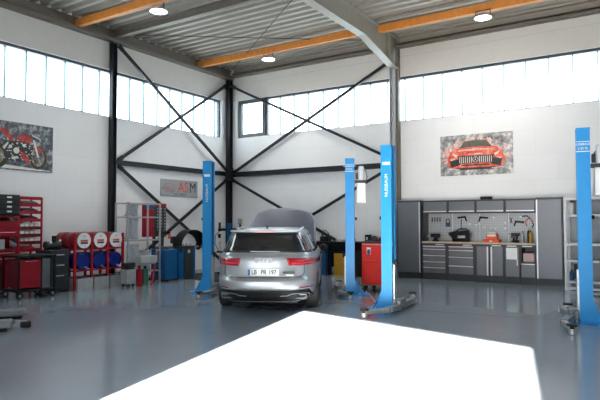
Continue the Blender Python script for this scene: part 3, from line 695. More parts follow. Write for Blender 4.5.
for x, wd, hh, z, m, lab in ((-1.42, .22, .26, 1.632, 'cardboard', 'brown cardboard box on the top shelf left of the blue post'), (-.62, .34, .22, 1.632, 'cardboard', 'brown cardboard box on the top shelf right of the blue post'),
        (-.55, .3, .16, 1.012, 'black', 'black open crate on the middle shelf right of the blue post'), (-.60, .3, .24, .652, 'darkgrey', 'dark grey crate on the lower shelf right of the blue post'), (-.6, .34, .2, .202, 'offwhite', 'pale box on the bottom shelf right of the blue post'),
        (-1.36, .2, .10, .652, 'black', 'flat black box on the lower shelf left of the blue post')):
    o = root('shelf_box', (x, sy+.05, z), 0, lab, 'box')
    MB().box((0, 0, hh/2), (wd, .3, hh)).build('box_body', m, o, bevel=.006); MB().box((0, 0, hh+.004), (wd*.5, .302, .008)).build('tape', 'offwhite', o)
for x, hh, m, lab in ((-1.64, .22, 'liftdark', 'dark blue bottle on the bottom shelf beside the upright'), (-1.52, .30, 'black', 'tall black bottle on the bottom shelf left of the blue post'), (-1.43, .24, 'drumblue', 'bright blue bottle on the bottom shelf left of the blue post')):
    bottle(x, sy-.02, hh, .045, m, 'black', lab, 'oil_bottle', .202)
for x, z, lab in ((-.72, 1.18, 'small grey reel above the black crate on the shelving'),):
    tag(MB().lathe([(.09, 0), (.09, .02), (.05, .025), (.05, .07), (.09, .075), (.09, .095)], c=(x, sy, z+.006)).build('cable_reel', 'steel'), lab, 'reel')
# ------------------------------------------------------------ posters and sign
def disc(cx, cy, r_, n=20, sx=1., a0=0, a1=2*PI): return [(cx+sx*r_*math.cos(a0+(a1-a0)*i/n), cy+r_*math.sin(a0+(a1-a0)*i/n)) for i in range(n)]
def ringp(b, cx, cy, ro, ri, o, u, v, th, n=24, sx=1.):
    for i in range(n):
        a = 2*PI*i/n; c = 2*PI*(i+1)/n
        b.prism([(cx+sx*ro*math.cos(a), cy+ro*math.sin(a)), (cx+sx*ro*math.cos(c), cy+ro*math.sin(c)), (cx+sx*ri*math.cos(c), cy+ri*math.sin(c)), (cx+sx*ri*math.cos(a), cy+ri*math.sin(a))], o, u, v, th)
class Art:
    def __init__(s, o, u, v, par): s.o = V(o); s.u = V(u); s.v = V(v); s.n = s.u.cross(s.v); s.par = par; s.k = 0
    def put(s, name, m, polys, rings=()):
        s.k += 1; b = MB(); o = s.o+s.n*(.0015*s.k-.0014)
        for p in polys: b.prism(p, o, s.u, s.v, .0014)
        for q in rings: ringp(b, *q[:4], o, s.u, s.v, .0014, sx=(q[4] if len(q) > 4 else 1))
        return b.build(name, m, s.par)
def mir(p): return [(-x, y) for x, y in reversed(p)]
random.seed(3)
# car poster, right wall, 1.83 x 1.05
r = root('car_poster', (-3.935, YB-.015, 3.20), 0, 'framed print of a red sports car front, on the wall above the cabinets', 'poster')
MB().bx(-.915, .915, -.015, .015, -.525, .525).build('canvas', 'art_bg', r)
A = Art((0, -.0152, 0), (1, 0, 0), (0, 0, 1), r)
blots = []
for k in range(150):
    a = random.uniform(-.15, PI+.15); q = random.uniform(.70, 1.18); cx = .74*q*math.cos(a); cy = -.12+.50*q*math.sin(a)
    if abs(cx) < .88 and abs(cy) < .49: rr = random.uniform(.015, .055); blots.append([(cx+rr*random.uniform(.6, 1.5)*math.cos(t), cy+rr*random.uniform(.5, 1.2)*math.sin(t)) for t in [2*PI*i/9 for i in range(9)]])
b = MB()
for i, p in enumerate(blots): b.prism(p, V((0, -.0153-.00001*i, 0)), (1, 0, 0), (0, 0, 1), .0001)
b.build('paint_splashes', 'art_pink', r); A.k = 1
body = [(-.70, -.30), (-.72, -.10), (-.66, .08), (-.52, .17), (-.40, .20), (-.28, .36), (.28, .36), (.40, .20), (.52, .17), (.66, .08), (.72, -.10), (.70, -.30), (.45, -.38), (-.45, -.38)]
A.put('painted_car', 'art_red', [body])
A.put('painted_windscreen', 'art_glass', [[(-.42, .17), (-.28, .34), (-.1, .365), (.1, .365), (.28, .34), (.42, .17), (.2, .20), (-.2, .20)]])
A.put('painted_intakes', 'art_dark', [[(-.66, -.14), (-.42, -.10), (-.38, -.25), (-.62, -.32)], mir([(-.66, -.14), (-.42, -.10), (-.38, -.25), (-.62, -.32)]), [(-.46, -.03), (.46, -.03), (.40, -.22), (-.40, -.22)], [(-.5, -.33), (.5, -.33), (.45, -.39), (-.45, -.39)], [(-.36, -.255), (.36, -.255), (.36, -.285), (-.36, -.285)]])
A.put('painted_grille_bars', 'art_light', [[(x-.010, -.05), (x+.010, -.05), (x+.010, -.21), (x-.010, -.21)] for x in [-.40+.05*i for i in range(17)] if abs(x) > .08])
A.put('painted_emblem', 'art_light', [[(0, -.06), (.012, -.13), (-.012, -.13)], [(-.055, -.17), (.0, -.12), (.0, -.14)], [(.055, -.17), (.0, -.14), (.0, -.12)]], [(0, -.13, .075, .062)])
A.put('painted_bonnet_glow', 'art_pink', [[(-.46, .10), (.46, .10), (.40, .13), (0, .16), (-.40, .13)], [(-.2, .0), (.2, .0), (.14, .03), (-.14, .03)], [(-.66, -.10), (-.56, -.07), (-.50, -.09), (-.62, -.14)], [(.66, -.10), (.62, -.14), (.50, -.09), (.56, -.07)]])
A.put('painted_headlights', 'art_light', [[(-.60, .06), (-.46, -.0), (-.50, -.06), (-.57, .0)], mir([(-.60, .06), (-.46, -.0), (-.50, -.06), (-.57, .0)]), [(-.68, -.34), (-.40, -.36), (-.40, -.375), (-.68, -.355)], [(.68, -.34), (.40, -.36), (.40, -.375), (.68, -.355)]])
# motorbike poster, left wall
r = root('motorbike_poster', (XL+.015, 7.09, 3.195), PI/2, 'dark framed print of a red motorbike, on the left wall above the red racks', 'poster')
MB().bx(-.915, .915, -.015, .015, -.535, .535).build('canvas', 'art_bg2', r)
A = Art((0, -.0152, 0), (1, 0, 0), (0, 0, 1), r)
A.put('painted_ground', 'art_light', [[(-.9, -.50), (.85, -.52), (.85, -.50), (-.1, -.44), (-.9, -.42)]])
A.put('painted_tyres', 'art_dark', [], [(.54, -.22, .27, .20, .8), (-.42, -.24, .28, .18, .9)])
A.put('painted_rims', 'yellow', [], [(.54, -.22, .195, .175, .8), (-.42, -.24, .175, .155, .9)])
A.put('painted_engine', 'art_dark', [[(-.25, .10), (.30, .12), (.38, -.05), (.25, -.34), (-.20, -.34), (-.30, -.10)]])
A.put('painted_engine_lights', 'art_light', [disc(.02, -.10, .07), disc(-.12, -.02, .04), [(.14, .05), (.26, .08), (.20, -.02)], [(-.30, -.05), (-.18, .08), (-.16, .05), (-.26, -.10)], [(-.1, -.25), (.05, -.22), (.08, -.27), (-.08, -.30)]] + [[(x, y_), (x+.03, y_+.02), (x+.05, y_-.01)] for x, y_ in [(random.uniform(-.30, .42), random.uniform(-.32, .16)) for _ in range(60)]])
A.put('painted_fairing', 'art_bikered', [[(.02, .16), (.10, .28), (.28, .28), (.40, .20), (.34, .10), (.18, .10)], [(-.38, .38), (-.22, .36), (-.08, .20), (-.02, .08), (-.16, .14), (-.32, .28)], [(.10, -.10), (.22, -.14), (.36, -.34), (.30, -.38), (.14, -.26)], [(.42, .0), (.52, .05), (.66, -.02), (.70, -.12), (.60, -.06), (.50, -.05)]])
A.put('painted_fork', 'art_light', [[(.40, .18), (.45, .18), (.56, -.20), (.52, -.22)], [(.38, .30), (.60, .22), (.60, .20), (.38, .27)]])
# ASM sign
r = root('wall_sign', (XL+.012, 12.21, 2.49), PI/2, 'grey ASM sign with orange lettering on the left wall below the tie', 'sign')
MB().bx(-.76, .76, -.012, .012, -.25, .25).build('sign_panel', 'signgrey', r)
text('sign_lettering', 'AS', .44, (.14, -.0125, .02), (1, 0, 0), (0, 0, 1), 'signred', r, .0015, xs=.88)
text('sign_lettering', 'M', .44, (.545, -.0125, .02), (1, 0, 0), (0, 0, 1), 'darkgrey', r, .0015, xs=.88)
text('sign_lettering', 'AUTO-SERVICE', .075, (0, -.0125, -.185), (1, 0, 0), (0, 0, 1), 'darkgrey', r, .001)
b = MB(); b.tube([(-.66, -.014, -.06), (-.67, -.014, .04), (-.58, -.014, .12), (-.42, -.014, .13), (-.25, -.014, .10)], .006, 6)
b.tube([(-.52+.055*math.cos(a), -.014, -.06+.055*math.sin(a)) for a in [2*PI*i/16 for i in range(16)]], .006, 6, closed=True)
b.tube([(-.32+.06*math.cos(a), -.014, -.08+.06*math.sin(a)) for a in [2*PI*i/16 for i in range(16)]], .006, 6, closed=True)
b.tube([(-.60, -.014, .0), (-.45, -.014, .03), (-.28, -.014, .02), (-.22, -.014, -.02)], .006, 6)
b.build('car_outline', 'signred', r)

# ------------------------------------------------------------ drum rack
DX = -10.70
r = root('drum_rack', (DX-.4, 8.30, 0), 0, 'red steel rack holding red drums above blue drums', 'rack')
ys = (7.655, 8.085, 8.515, 8.945)
for i, yy in enumerate(ys):
    for x in (0.385, -.42):
        MB().box((x, yy-8.30, .62 if x > 0 else .5), (.05, .05, 1.24 if x > 0 else 1.0)).build('upright', 'red', r, bevel=.005)
for z in (.44, .90):
    for x in (.385, -.42): MB().bx(x-.02, x+.02, -.62, .62, z-.03, z).build('cross_rail', 'red', r)
    for yy in ys: MB().bx(-.395, .36, yy-8.30-.02, yy-8.30+.02, z-.03, z).build('side_rail', 'red', r)
def drum(m, face):
    r = root('oil_drum', (0, 0, 0), 0, '', 'drum')
    R0 = .178
    MB().lathe([(R0-.012, 0), (R0, .012), (R0, .20), (R0+.006, .215), (R0, .23), (R0, .50), (R0+.006, .515), (R0, .53), (R0, .79), (R0-.012, .80), (R0-.02, .785)], axis=(1, 0, 0), c=(-.80, 0, 0), n=36).build('drum_body', m, r)
    if face:
        f = MB().cyl((-.001, 0, 0), (.012, 0, 0), .172, n=36).build('drum_head', 'white', r)
        MB().box((.0125, .0, -.005), (.003, .18, .045)).build('label_band', 'signred', f); MB().box((.0125, .0, -.055), (.003, .18, .04)).build('label_band', 'darkgrey', f)
        MB().cyl((.0, 0, .09), (.016, 0, .09), .02).build('bung', 'steel', f)
    MB().cyl((.012 if face else -.01, .03, -.125), (.05, .03, -.125), .016).build('tap', 'alu', r)
    return r
proto = {}
for i in range(3):
    yc = (ys[i]+ys[i+1])/2; pos = ('left', 'middle', 'right')[i]
    for kind, z in (('red', 1.085), ('blue', .625)):
        if kind not in proto: o = proto[kind] = drum('drumred' if kind == 'red' else 'drumblue', kind == 'red')
        else: o = copy_tree(proto[kind])
        o.location = (DX, yc, z); o['group'] = kind+' drums lying in the rack'
        o['label'] = (pos+' of the three red drums with a round white front, upper row of the rack') if kind == 'red' else (pos+' of the three blue drums, lower row of the red rack')
    o = root('drip_tray', (DX-.28, yc, 0), 0, pos+' galvanised drip tray standing under the blue drums', 'tray', 'drip trays under the drums')
    hh = .26; MB().bx(-.30, .35, -.19, .19, 0, .01).bx(.335, .35, -.19, .19, .01, hh).bx(-.30, -.285, -.19, .19, .01, hh).bx(-.285, .335, -.19, -.175, .01, hh).bx(-.285, .335, .175, .19, .01, hh).build('tray_body', 'galv', o)
    MB().bx(-.28, .33, -.17, .17, hh-.03, hh-.015).build('grate', 'black', o)
# grey drawer cabinet with a vice left of the rack
r = root('drawer_cabinet', (-10.98, 7.33, 0), 0, 'dark grey drawer cabinet between the black trolley and the drum rack', 'cabinet')
MB().bx(-.28, .25, -.25, .20, .03, .90).build('cabinet_body', 'darkgrey', r, bevel=.01)
for z0, z1 in ((.08, .40), (.42, .62), (.64, .84)):
    d = MB().bx(.25, .265, -.23, .18, z0, z1).build('drawer', 'darkgrey', r, bevel=.004)
    MB().bx(.265, .285, -.12, .06, z1-.05, z1-.03).build('handle', 'alu', d)
r = root('air_compressor', (-10.95, 7.28, .90), 0, 'small dark compressor with gauges on the dark grey drawer cabinet', 'compressor')
MB().cyl((.0, -.18, .10), (.0, .16, .10), .085).build('tank', 'darkgrey', r); MB().cyl((.05, 0, .16), (.05, 0, .30), .05).build('pump', 'black', r)
MB().cyl((.10, -.12, .17), (.12, -.12, .17), .03).build('gauge', 'white', r); MB().cyl((.10, .10, .20), (.12, .10, .20), .022).build('gauge', 'white', r)
MB().box((0, 0, .01), (.16, .3, .02)).build('foot', 'black', r)

# ------------------------------------------------------------ black trolley with red drawers
r = root('tool_trolley', (-10.70, 6.60, 0), R_(-4), 'black framed trolley with red drawers in front of the red racks', 'trolley')
for x in (-.31, .31):
    for y_ in (-.36, .36): MB().box((x, y_, .485), (.035, .035, .69)).build('frame_post', 'black', r, bevel=.006)
MB().bx(-.34, .34, -.39, .39, .80, .84).build('top_tray', 'black', r, bevel=.01)
MB().bx(-.34, .34, -.39, .39, .13, .17).build('bottom_tray', 'black', r, bevel=.01)
MB().bx(-.25, .25, -.32, .10, .20, .76).build('drawer_block', 'darkred', r)
for k in range(7):
    h_ = .54/7; z = .21+k*h_
    d = MB().bx(.25, .272, -.31, .09, z, z+h_-.012).build('drawer', 'red', r, bevel=.003)
    MB().bx(.272, .282, -.22, .03, z+h_-.028, z+h_-.02).build('handle', 'darkred' if k < 6 else 'alu', d)
MB().bx(-.25, .25, .14, .30, .18, .77).build('side_panel', 'armgrey', r)
for x in (-.29, .29):
    for y_ in (-.33, .33):
        wh = MB().cyl((x-.02, y_, .065), (x+.02, y_, .065), .064).build('caster', 'black', r); MB().cyl((x+.02, y_, .065), (x+.024, y_, .065), .032).build('hub', 'steel', wh)
        MB().bx(x-.03, x-.022, y_-.025, y_+.025, .06, .13).build('caster_fork', 'steel', wh)
# red wall rack with bins
r = root('bin_rack', (-11.75, 7.05, 0), 0, 'red rack with sloping shelves of small parts on the left wall', 'rack')
for y_ in (-.14, .38):
    for x in (-.25, .15): MB().box((x, y_, 1.02), (.035, .03, 2.04)).build('upright', 'red', r)
MB().bx(.13, .17, -.12, .36, 1.98, 2.05).build('top_rail', 'red', r)
rackz = (1.86, 1.70, 1.53, 1.36, 1.20, 1.04, .88)
for k, z in enumerate(rackz):
    MB().prism([(-.23, .07), (.13, -.03), (.16, -.03), (.16, .04), (.145, .04), (.145, -.01), (-.23, .09)], (0, .365, z), (1, 0, 0), (0, 0, 1), .49).build('sloping_shelf', 'red' if k < 3 or k > 5 else 'darkred', r)
tag(r, kind=None)
cols = ('offwhite', 'galv', 'pink', 'zincshelf')
for k in (3, 4, 5):
    for j in range(4):
        o = root('parts_box', (-11.68, 6.98+.115*j, rackz[k]+.022), 0, ('leftmost', 'second', 'third', 'rightmost')[j]+' small parts box in the '+('upper', 'middle', 'lower')[k-3]+' row on the red rack', 'box', 'small parts boxes on the red rack')
        MB().prism([(-.12, .045), (.07, -.005), (.07, .085), (-.12, .10)], (0, .05, 0), (1, 0, 0), (0, 0, 1), .098).build('box_body', cols[(j+k) % 4], o); MB().box((.0715, 0, .04), (.002, .06, .03)).build('box_label', 'white', o)
for k in (0, 1, 2):
    tag(MB().prism([(-.10, .045), (.12, -.015), (.12, .035), (-.10, .09)], (-11.74, 7.40-.05, rackz[k]+.024), (1, 0, 0), (0, 0, 1), .34).build('parts_tray', 'darkgrey'), ('top', 'second', 'third')[k]+' grey parts tray on the empty looking shelves of the red rack', 'tray', 'grey trays on the red rack')
# shelf unit at far left with black case stack, red chest
r = root('wall_rack', (-11.75, 6.45, 0), 0, 'red rack at the left picture edge carrying black cases and a red chest', 'rack')
for y_ in (-.85, .42):
    for x in (-.28, .20): MB().box((x, y_, .82), (.04, .04, 1.64)).build('upright', 'red', r)
for z in (.62, .93, 1.19, 1.62): MB().bx(-.28, .22, -.83, .40, z-.025, z).build('shelf_board', 'red', r)
MB().bx(-.28, -.26, -.83, .40, .02, 1.6).build('back_panel', 'darkred', r)
r = root('case_stack', (-11.70, 6.42, 1.622), 0, 'black small drawer cabinet with pale label plates on top of the left red rack', 'drawer cabinet')
MB().bx(-.22, .22, -.55, .43, 0, .45).build('cabinet_body', 'black', r, bevel=.008)
for k in range(4):
    d = MB().bx(.22, .238, -.53, .41, .05+.10*k, .135+.10*k).build('drawer', 'darkgrey', r, bevel=.004)
    MB().bx(.238, .245, .14, .24, .078+.10*k, .112+.10*k).build('label_plate', 'white', d)
r = root('tool_chest', (-11.70, 6.42, 1.192), 0, 'red tool chest with three drawers on the middle shelf of the left red rack', 'tool chest')
MB().bx(-.22, .22, -.55, .42, 0, .33).build('chest_body', 'darkred', r)
for k in range(3):
    d = MB().bx(.22, .24, -.53, .40, .02+.10*k, .11+.10*k).build('drawer', 'red', r, bevel=.004); MB().bx(.24, .256, -.45, .32, .085+.10*k-.0, .095+.10*k).build('handle', 'darkred' if k else 'alu', d)
r = root('grey_box', (-11.70, 6.30, .932), 0, 'dull grey box on the lower shelf of the left red rack', 'box')
MB().box((0, 0, .10), (.4, .5, .2)).build('box_body', 'galv', r, bevel=.01); MB().box((0, 0, .206), (.41, .51, .012)).build('lid', 'armgrey', r)
r = root('tool_chest', (-11.70, 6.42, .622), 0, 'red tool chest with four drawers on the lowest shelf of the left red rack', 'tool chest')
MB().bx(-.22, .22, -.60, .40, 0, .27).build('chest_body', 'darkred', r)
for k in range(2):
    d = MB().bx(.22, .24, -.58, .38, .02+.12*k, .13+.12*k).build('drawer', 'red', r, bevel=.004); MB().bx(.24, .256, -.45, .32, .105+.12*k, .115+.12*k).build('handle', 'alu', d)

# ------------------------------------------------------------ galvanised rack with plastic sheets
r = root('steel_rack', (-10.78, 9.47, 0), 0, 'galvanised rack with cloudy plastic covers between the drums and tyre machines', 'rack')
for x in (-.22, .22):
    for y_ in (-.50, .50): MB().box((x, y_, .98), (.035, .035, 1.96)).build('upright', 'galv', r)
for z in (.30, 1.06, 1.62, 1.95): MB().bx(-.22, .24, -.48, .48, z-.03, z).build('shelf_board', 'galv', r)
for k, (y0, z0, z1) in enumerate(((-.46, 1.07, 1.58), (-.06, .31, .80), (-.46, 1.63, 1.90), (-.44, .32, .95))):
    o = root('plastic_cover', (-10.78, 9.47, 0), 0, ('cloudy plastic cover standing left on the middle shelf of the galvanised rack', 'shorter cloudy plastic cover at the bottom right of the galvanised rack', 'cloudy plastic cover under the top of the galvanised rack', 'tall cloudy plastic cover at the bottom of the galvanised rack')[k], 'plastic cover')
    def sh(u, v, y0=y0, z0=z0, z1=z1): return (.03+.04*math.sin(u*9+v*3)+.05*v, y0+.42*u, z0+(z1-z0)*v)
    MB().grid(sh, 16, 8).build('sheet', 'clear', o, solid=.004); MB().bx(-.02, .0, y0, y0+.42, z0, z0+.03).build('fold', 'offwhite', o)
# red tool display
r = root('tool_display', (-11.22, 10.44, 0), 0, 'red display panel with rows of bright sockets behind the galvanised rack', 'display')
MB().bx(-.10, .0, -.38, .38, 1.10, 1.98).build('panel', 'red', r, bevel=.006)
MB().bx(.0, .012, -.37, -.08, 1.82, 1.97).build('header', 'blue', r); MB().bx(.0, .010, -.06, .36, 1.12, 1.90).build('socket_board', 'art_dark', r)
for k in range(3):
    for z in range(9): MB().cyl((.010, .03+.13*k, 1.20+.08*z), (.045, .03+.13*k, 1.20+.08*z), .019, n=10).build('socket', 'chrome', r)
MB().box((-.06, 0, .55), (.06, .06, 1.1)).build('stand_post', 'darkgrey', r); MB().box((-.06, 0, .015), (.4, .5, .03)).build('foot', 'darkgrey', r)

# ------------------------------------------------------------ tyre machines
r = root('tyre_changer', (-10.62, 10.28, 0), 0, 'blue tyre changer cabinet left of the wheel balancer', 'tyre changer')
MB().bx(-.3, .22, -.27, .15, .04, .80).build('machine_body', 'blue', r, bevel=.02)
MB().cyl((-.05, -.05, .80), (-.05, -.05, .86), .24, .20).build('turntable', 'darkgrey', r)
MB().box((-.24, .02, 1.0), (.10, .10, .42)).build('mast', 'darkgrey', r, bevel=.01)
MB().bar((-.24, .02, 1.2), (.10, -.02, 1.2), .06, .06).build('tool_arm', 'black', r)
MB().bx(.0, .28, -.22, .12, 0, .05).build('pedals', 'black', r)
b = MB().lathe([(.03, -.02), (.03, .10), (.02, .12)], c=(.10, -.02, 1.08)); b.build('mount_head', 'signred', r)
r = root('wheel_balancer', (-10.55, 10.82, 0), 0, 'blue and black wheel balancer with an open black wheel guard', 'wheel balancer')
MB().bx(-.28, .12, -.30, .30, .03, .80).build('machine_body', 'blue', r, bevel=.02)
MB().bx(.12, .15, -.13, .17, .03, .80).build('front_panel', 'art_dark', r)
b = MB().lathe([(.045, 0), (.045, .006)], c=(.15, .02, .72), axis=(1, 0, 0)); b.build('round_badge', 'offwhite', r)
MB().bx(-.28, .16, -.32, .24, .80, .86).build('weight_tray', 'darkgrey', r, bevel=.015)
b = MB()
for k in range(5): b.lathe([(.03, 0), (.03, .04), (.015, .06)], c=(-.1+.05*k, -.2+.08*k, .862))
b.build('cone', 'steel', r)
# guard: band arc around the wheel axis (axis = x)
gc = V((.02, .22, .98))
def gd(u, v):
    a = R_(-5+u*200); return gc+V((-.16+.30*v, .50*math.cos(a), .46*math.sin(a)-.16))
MB().grid(gd, 28, 4).build('wheel_guard', 'black', r, solid=.02)
def gs(u, v):
    a = R_(-5+u*200); R1 = .50-.10*v; return gc+V((-.16, R1*math.cos(a), (R1-.04)*math.sin(a)-.16))
MB().grid(gs, 28, 3).build('guard_side', 'black', r, solid=.015)
MB().cyl((.02, .30, .83), (.02, .62, .83), .03).build('shaft', 'steel', r); MB().lathe([(.10, 0), (.07, .05), (.03, .10)], c=(.02, .50, .83), axis=(0, 1, 0)).build('centring_cone', 'black', r)
MB().box((-.16, -.22, 1.02), (.05, .22, .18)).build('display', 'darkgrey', r, bevel=.01); MB().bar((-.18, -.2, .86), (-.18, -.2, .96), .04, .04).build('display_stand', 'black', r)
# floor mat
tag(MB().prism([(-11.6, 11.25), (-9.35, 10.55), (-8.75, 11.9), (-11.0, 12.75)], (0, 0, .001), (1, 0, 0), (0, 1, 0), .012).build('floor_mat', 'mat'), 'black rubber floor mat behind the left lift post', 'mat')
# small paint of hand trolleys in front
r = root('hose_reel_cart', (-10.20, 9.28, 0), 0, 'pale grey box on a red stand in front of the galvanised rack', 'service cart')
MB().cyl((0, -.30, .585), (0, .18, .585), .095, n=24).box((-.0, -.06, .61), (.20, .50, .17)).build('housing', 'galv', r, bevel=.01)
MB().bar((.05, .06, .02), (-.02, .27, .76), .03, .03).build('stand_post', 'redtruck', r); MB().bar((-.05, -.28, .02), (-.03, -.22, .52), .025, .025).build('stand_leg', 'red', r)
MB().bar((-.10, .20, .03), (.12, -.02, .03), .04, .03).build('foot', 'red', r); MB().tube([(-.02, .27, .76), (-.06, .30, .82), (-.1, .42, .80)], .014).build('handle', 'steel', r)
bottle(-10.36, 9.14, .46, .075, 'red', 'black', 'red canister on the floor under the pale grey box', 'canister', 0)
bottle(-10.38, 9.34, .44, .075, 'green', 'black', 'green canister on the floor beside the red canister', 'canister', 0)
r = root('waste_bin', (-10.34, 8.80, .0), 0, 'small grey green rolling bin in front of the galvanised rack', 'bin')
MB().prism([(-.10, .07), (.10, .07), (.12, .40), (-.12, .40)], (0, .13, 0), (1, 0, 0), (0, 0, 1), .26).build('bin_body', 'galv', r, bevel=.01)
MB().box((0, 0, .50), (.22, .24, .10)).box((0, .0, .425), (.2, .2, .05)).build('lid', 'darkgrey', r, bevel=.015)
for x in (-.07, .07):
    for y_ in (-.08, .08): MB().cyl((x-.012, y_, .035), (x+.012, y_, .035), .034, n=14).build('caster', 'black', r)
# ------------------------------------------------------------ wheel aligner near the corner
r = root('wheel_aligner', (-10.38, 12.45, 0), R_(0), 'blue wheel alignment stand with a black crossbar near the corner', 'wheel aligner')
MB().box((0, 0, .75), (.12, .10, 1.40)).build('stand_post', 'blue', r, bevel=.01); MB().box((0, 0, .03), (.5, .45, .06)).build('base', 'darkgrey', r, bevel=.01)
MB().bar((-.40, 0, 1.26), (.46, 0, 1.27), .07, .07).build('crossbar', 'black', r, bevel=.01)
for x in (-.36, .40):
    MB().box((x, 0, 1.34), (.05, .05, .26)).build('camera_head', 'darkgrey', r, bevel=.008)
MB().box((.40, -.01, 1.50), (.14, .03, .16)).build('target_plate', 'steel', r); MB().box((-.36, -.01, 1.08), (.08, .03, .12)).build('target_plate', 'black', r)
MB().bar((-.34, 0, .92), (-.34, 0, .34), .03, .03).build('chrome_tube', 'chrome', r); MB().box((-.34, 0, .62), (.2, .1, .05)).build('clamp', 'darkgrey', r)
b = MB(); b.tube([(-.36, 0, 1.22), (-.50, -.02, 1.10), (-.52, -.02, .85), (-.42, -.02, .70), (-.34, -.02, .62)], .009); b.build('cable', 'black', r)
r = root('service_unit', (-9.35, 11.35, 0), R_(10), 'dark grey service unit standing between the left lift post and the car', 'machine')
MB().bx(-.16, .16, -.16, .16, .05, .62).build('cabinet_body', 'darkgrey', r, bevel=.015); MB().bx(-.14, .14, -.175, -.16, .34, .58).build('control_panel', 'offwhite', r); MB().bar((-.14, .1, .62), (-.14, .1, .80), .03, .03).bar((.14, .1, .62), (.14, .1, .80), .03, .03).bar((-.14, .1, .80), (.14, .1, .80), .03, .03).build('handle', 'black', r)
for x in (-.12, .12):
    for y_ in (-.12, .12): MB().cyl((x-.015, y_, .03), (x+.015, y_, .03), .03, n=14).build('caster', 'black', r)

# ------------------------------------------------------------ workbench behind the car
r = root('workbench', (-7.62, 13.83, 0), 0, 'dark workbench along the right wall behind the car', 'workbench')
MB().bx(-1.25, 1.22, -.33, .30, .88, .93).build('bench_top', 'black', r, bevel=.005)
for x in (-1.2, -.16, 1.17):
    for y_ in (-.29, .26): MB().box((x, y_, .44), (.06, .06, .88)).build('leg', 'anthracite', r)
MB().bx(-1.2, 1.2, .24, .26, .2, .86).build('rear_panel', 'anthracite', r)
def tub(x, y, wd, hh, m, lab, nm='storage_crate'):
    o = root(nm, (x, y, 0), 0, lab, 'crate'); w_ = wd/2
    MB().prism([(-w_*.9, 0), (w_*.9, 0), (w_, hh), (-w_, hh)], (0, .18, 0), (1, 0, 0), (0, 0, 1), .36).build('crate_body', m, o, bevel=.01)
    b = MB()
    for z in (.3, .55, .8): b.bx(-w_*.88, w_*.88, -.19, -.18, hh*z, hh*z+.015)
    b.build('rib', m, o); MB().bx(-w_-.015, w_+.015, -.2, .2, hh, hh+.03).build('rim', 'black' if m != 'blue' else 'liftdark', o, bevel=.005)
tub(-7.44, 13.78, .34, .62, 'yellow', 'yellow crate under the dark workbench')
tub(-7.98, 13.55+.2, .28, .62, 'blue', 'blue crate under the workbench right behind the car')
tub(-6.98, 13.78, .42, .64, 'black', 'black crate under the workbench right of the yellow crate')
for x, wd, hh, m, lab in ((-7.45, .26, .06, 'steel', 'flat steel tray on the workbench above the yellow crate'), (-7.15, .18, .09, 'darkgrey', 'small dark box on the workbench left of the lift post'), (-6.62, .12, .20, 'black', 'tall black box at the right end of the workbench')):
    o = root('bench_box', (x, 13.75, .931), 0, lab, 'box'); MB().box((0, 0, hh/2), (wd, .2, hh)).build('box_body', m, o, bevel=.008); MB().box((0, -.101, hh/2), (wd*.4, .004, hh*.4)).build('box_label', 'offwhite', o)
r = root('bench_machine', (-7.98, 13.8, .931), 0, 'dark tangled machine with hoses on the bench beside the raised bonnet', 'machine')
MB().box((0, 0, .07), (.26, .22, .14)).build('machine_body', 'black', r, bevel=.02)
b = MB(); b.tube([(-.1, 0, .14), (-.12, -.04, .26), (0, -.05, .32), (.1, -.02, .24), (.12, 0, .12)], .014).tube([(0, .02, .14), (.05, -.06, .22), (-.04, -.08, .26), (-.08, -.02, .14)], .012); b.build('hose', 'darkgrey', r)
# red tool trolley in front of the bench
r = root('tool_trolley', (-5.43, 11.23, 0), R_(-6), 'bright red tool trolley on casters beside the middle lift post', 'tool trolley'); r.scale = (1, 1, 1.05)
MB().bx(-.02, .60, -.22, .22, .12, .98).build('cabinet_body', 'redtruck', r, bevel=.015)
for z0, z1 in ((.14, .60), (.615, .70), (.715, .80), (.815, .95)): 
    d = MB().bx(.0, .58, -.238, -.22, z0, z1).build('drawer' if z0 > .2 else 'door', 'redtruck', r, bevel=.005)
    MB().bx(.04, .54, -.25, -.238, z1-.02, z1-.008).build('handle', 'redtruck', d)
MB().bx(-.02, .60, -.23, .23, .98, 1.01).build('top_tray', 'darkgrey', r, bevel=.005); MB().bx(.02, .56, -.245, -.235, .93, .96).build('top_edge', 'alu', r)
MB().box((.18, -.243, .82), (.10, .006, .14)).build('sticker', 'white', r); MB().box((.18, -.248, .80), (.07, .006, .10)).build('sticker', 'liftdark', r)
for x in (.05, .53):
    for y_ in (-.17, .17): 
        wv = MB().cyl((x-.018, y_, .055), (x+.018, y_, .055), .054).build('caster', 'black', r); MB().box((x, y_, .112), (.05, .05, .015)).build('caster_plate', 'steel', wv)
for x, y_, hh, wd, m, lab in ((-5.26, 11.22, .10, .12, 'darkgrey', 'small dark box on the left of the red trolley top'), (-5.08, 11.16, .07, .14, 'darkred', 'low dark red box in the middle of the red trolley top'), (-4.93, 11.20, .16, .08, 'black', 'upright black can on the right of the red trolley top')):
    o = root('trolley_item', (x, y_, 1.0615), 0, lab, 'box'); MB().box((0, 0, hh/2), (wd, .12, hh)).build('item_body', m, o, bevel=.008); MB().box((0, 0, hh+.008), (wd*.5, .06, .016)).build('lid', 'black', o)
tag(MB().tube([(-5.9, 11.0, .008), (-5.1, 10.6, .008), (-4.9, 10.25, .008), (-4.5, 9.6, .008)], .008).build('floor_cable', 'offwhite'), 'thin pale cable lying on the floor between the lift posts', 'cable')

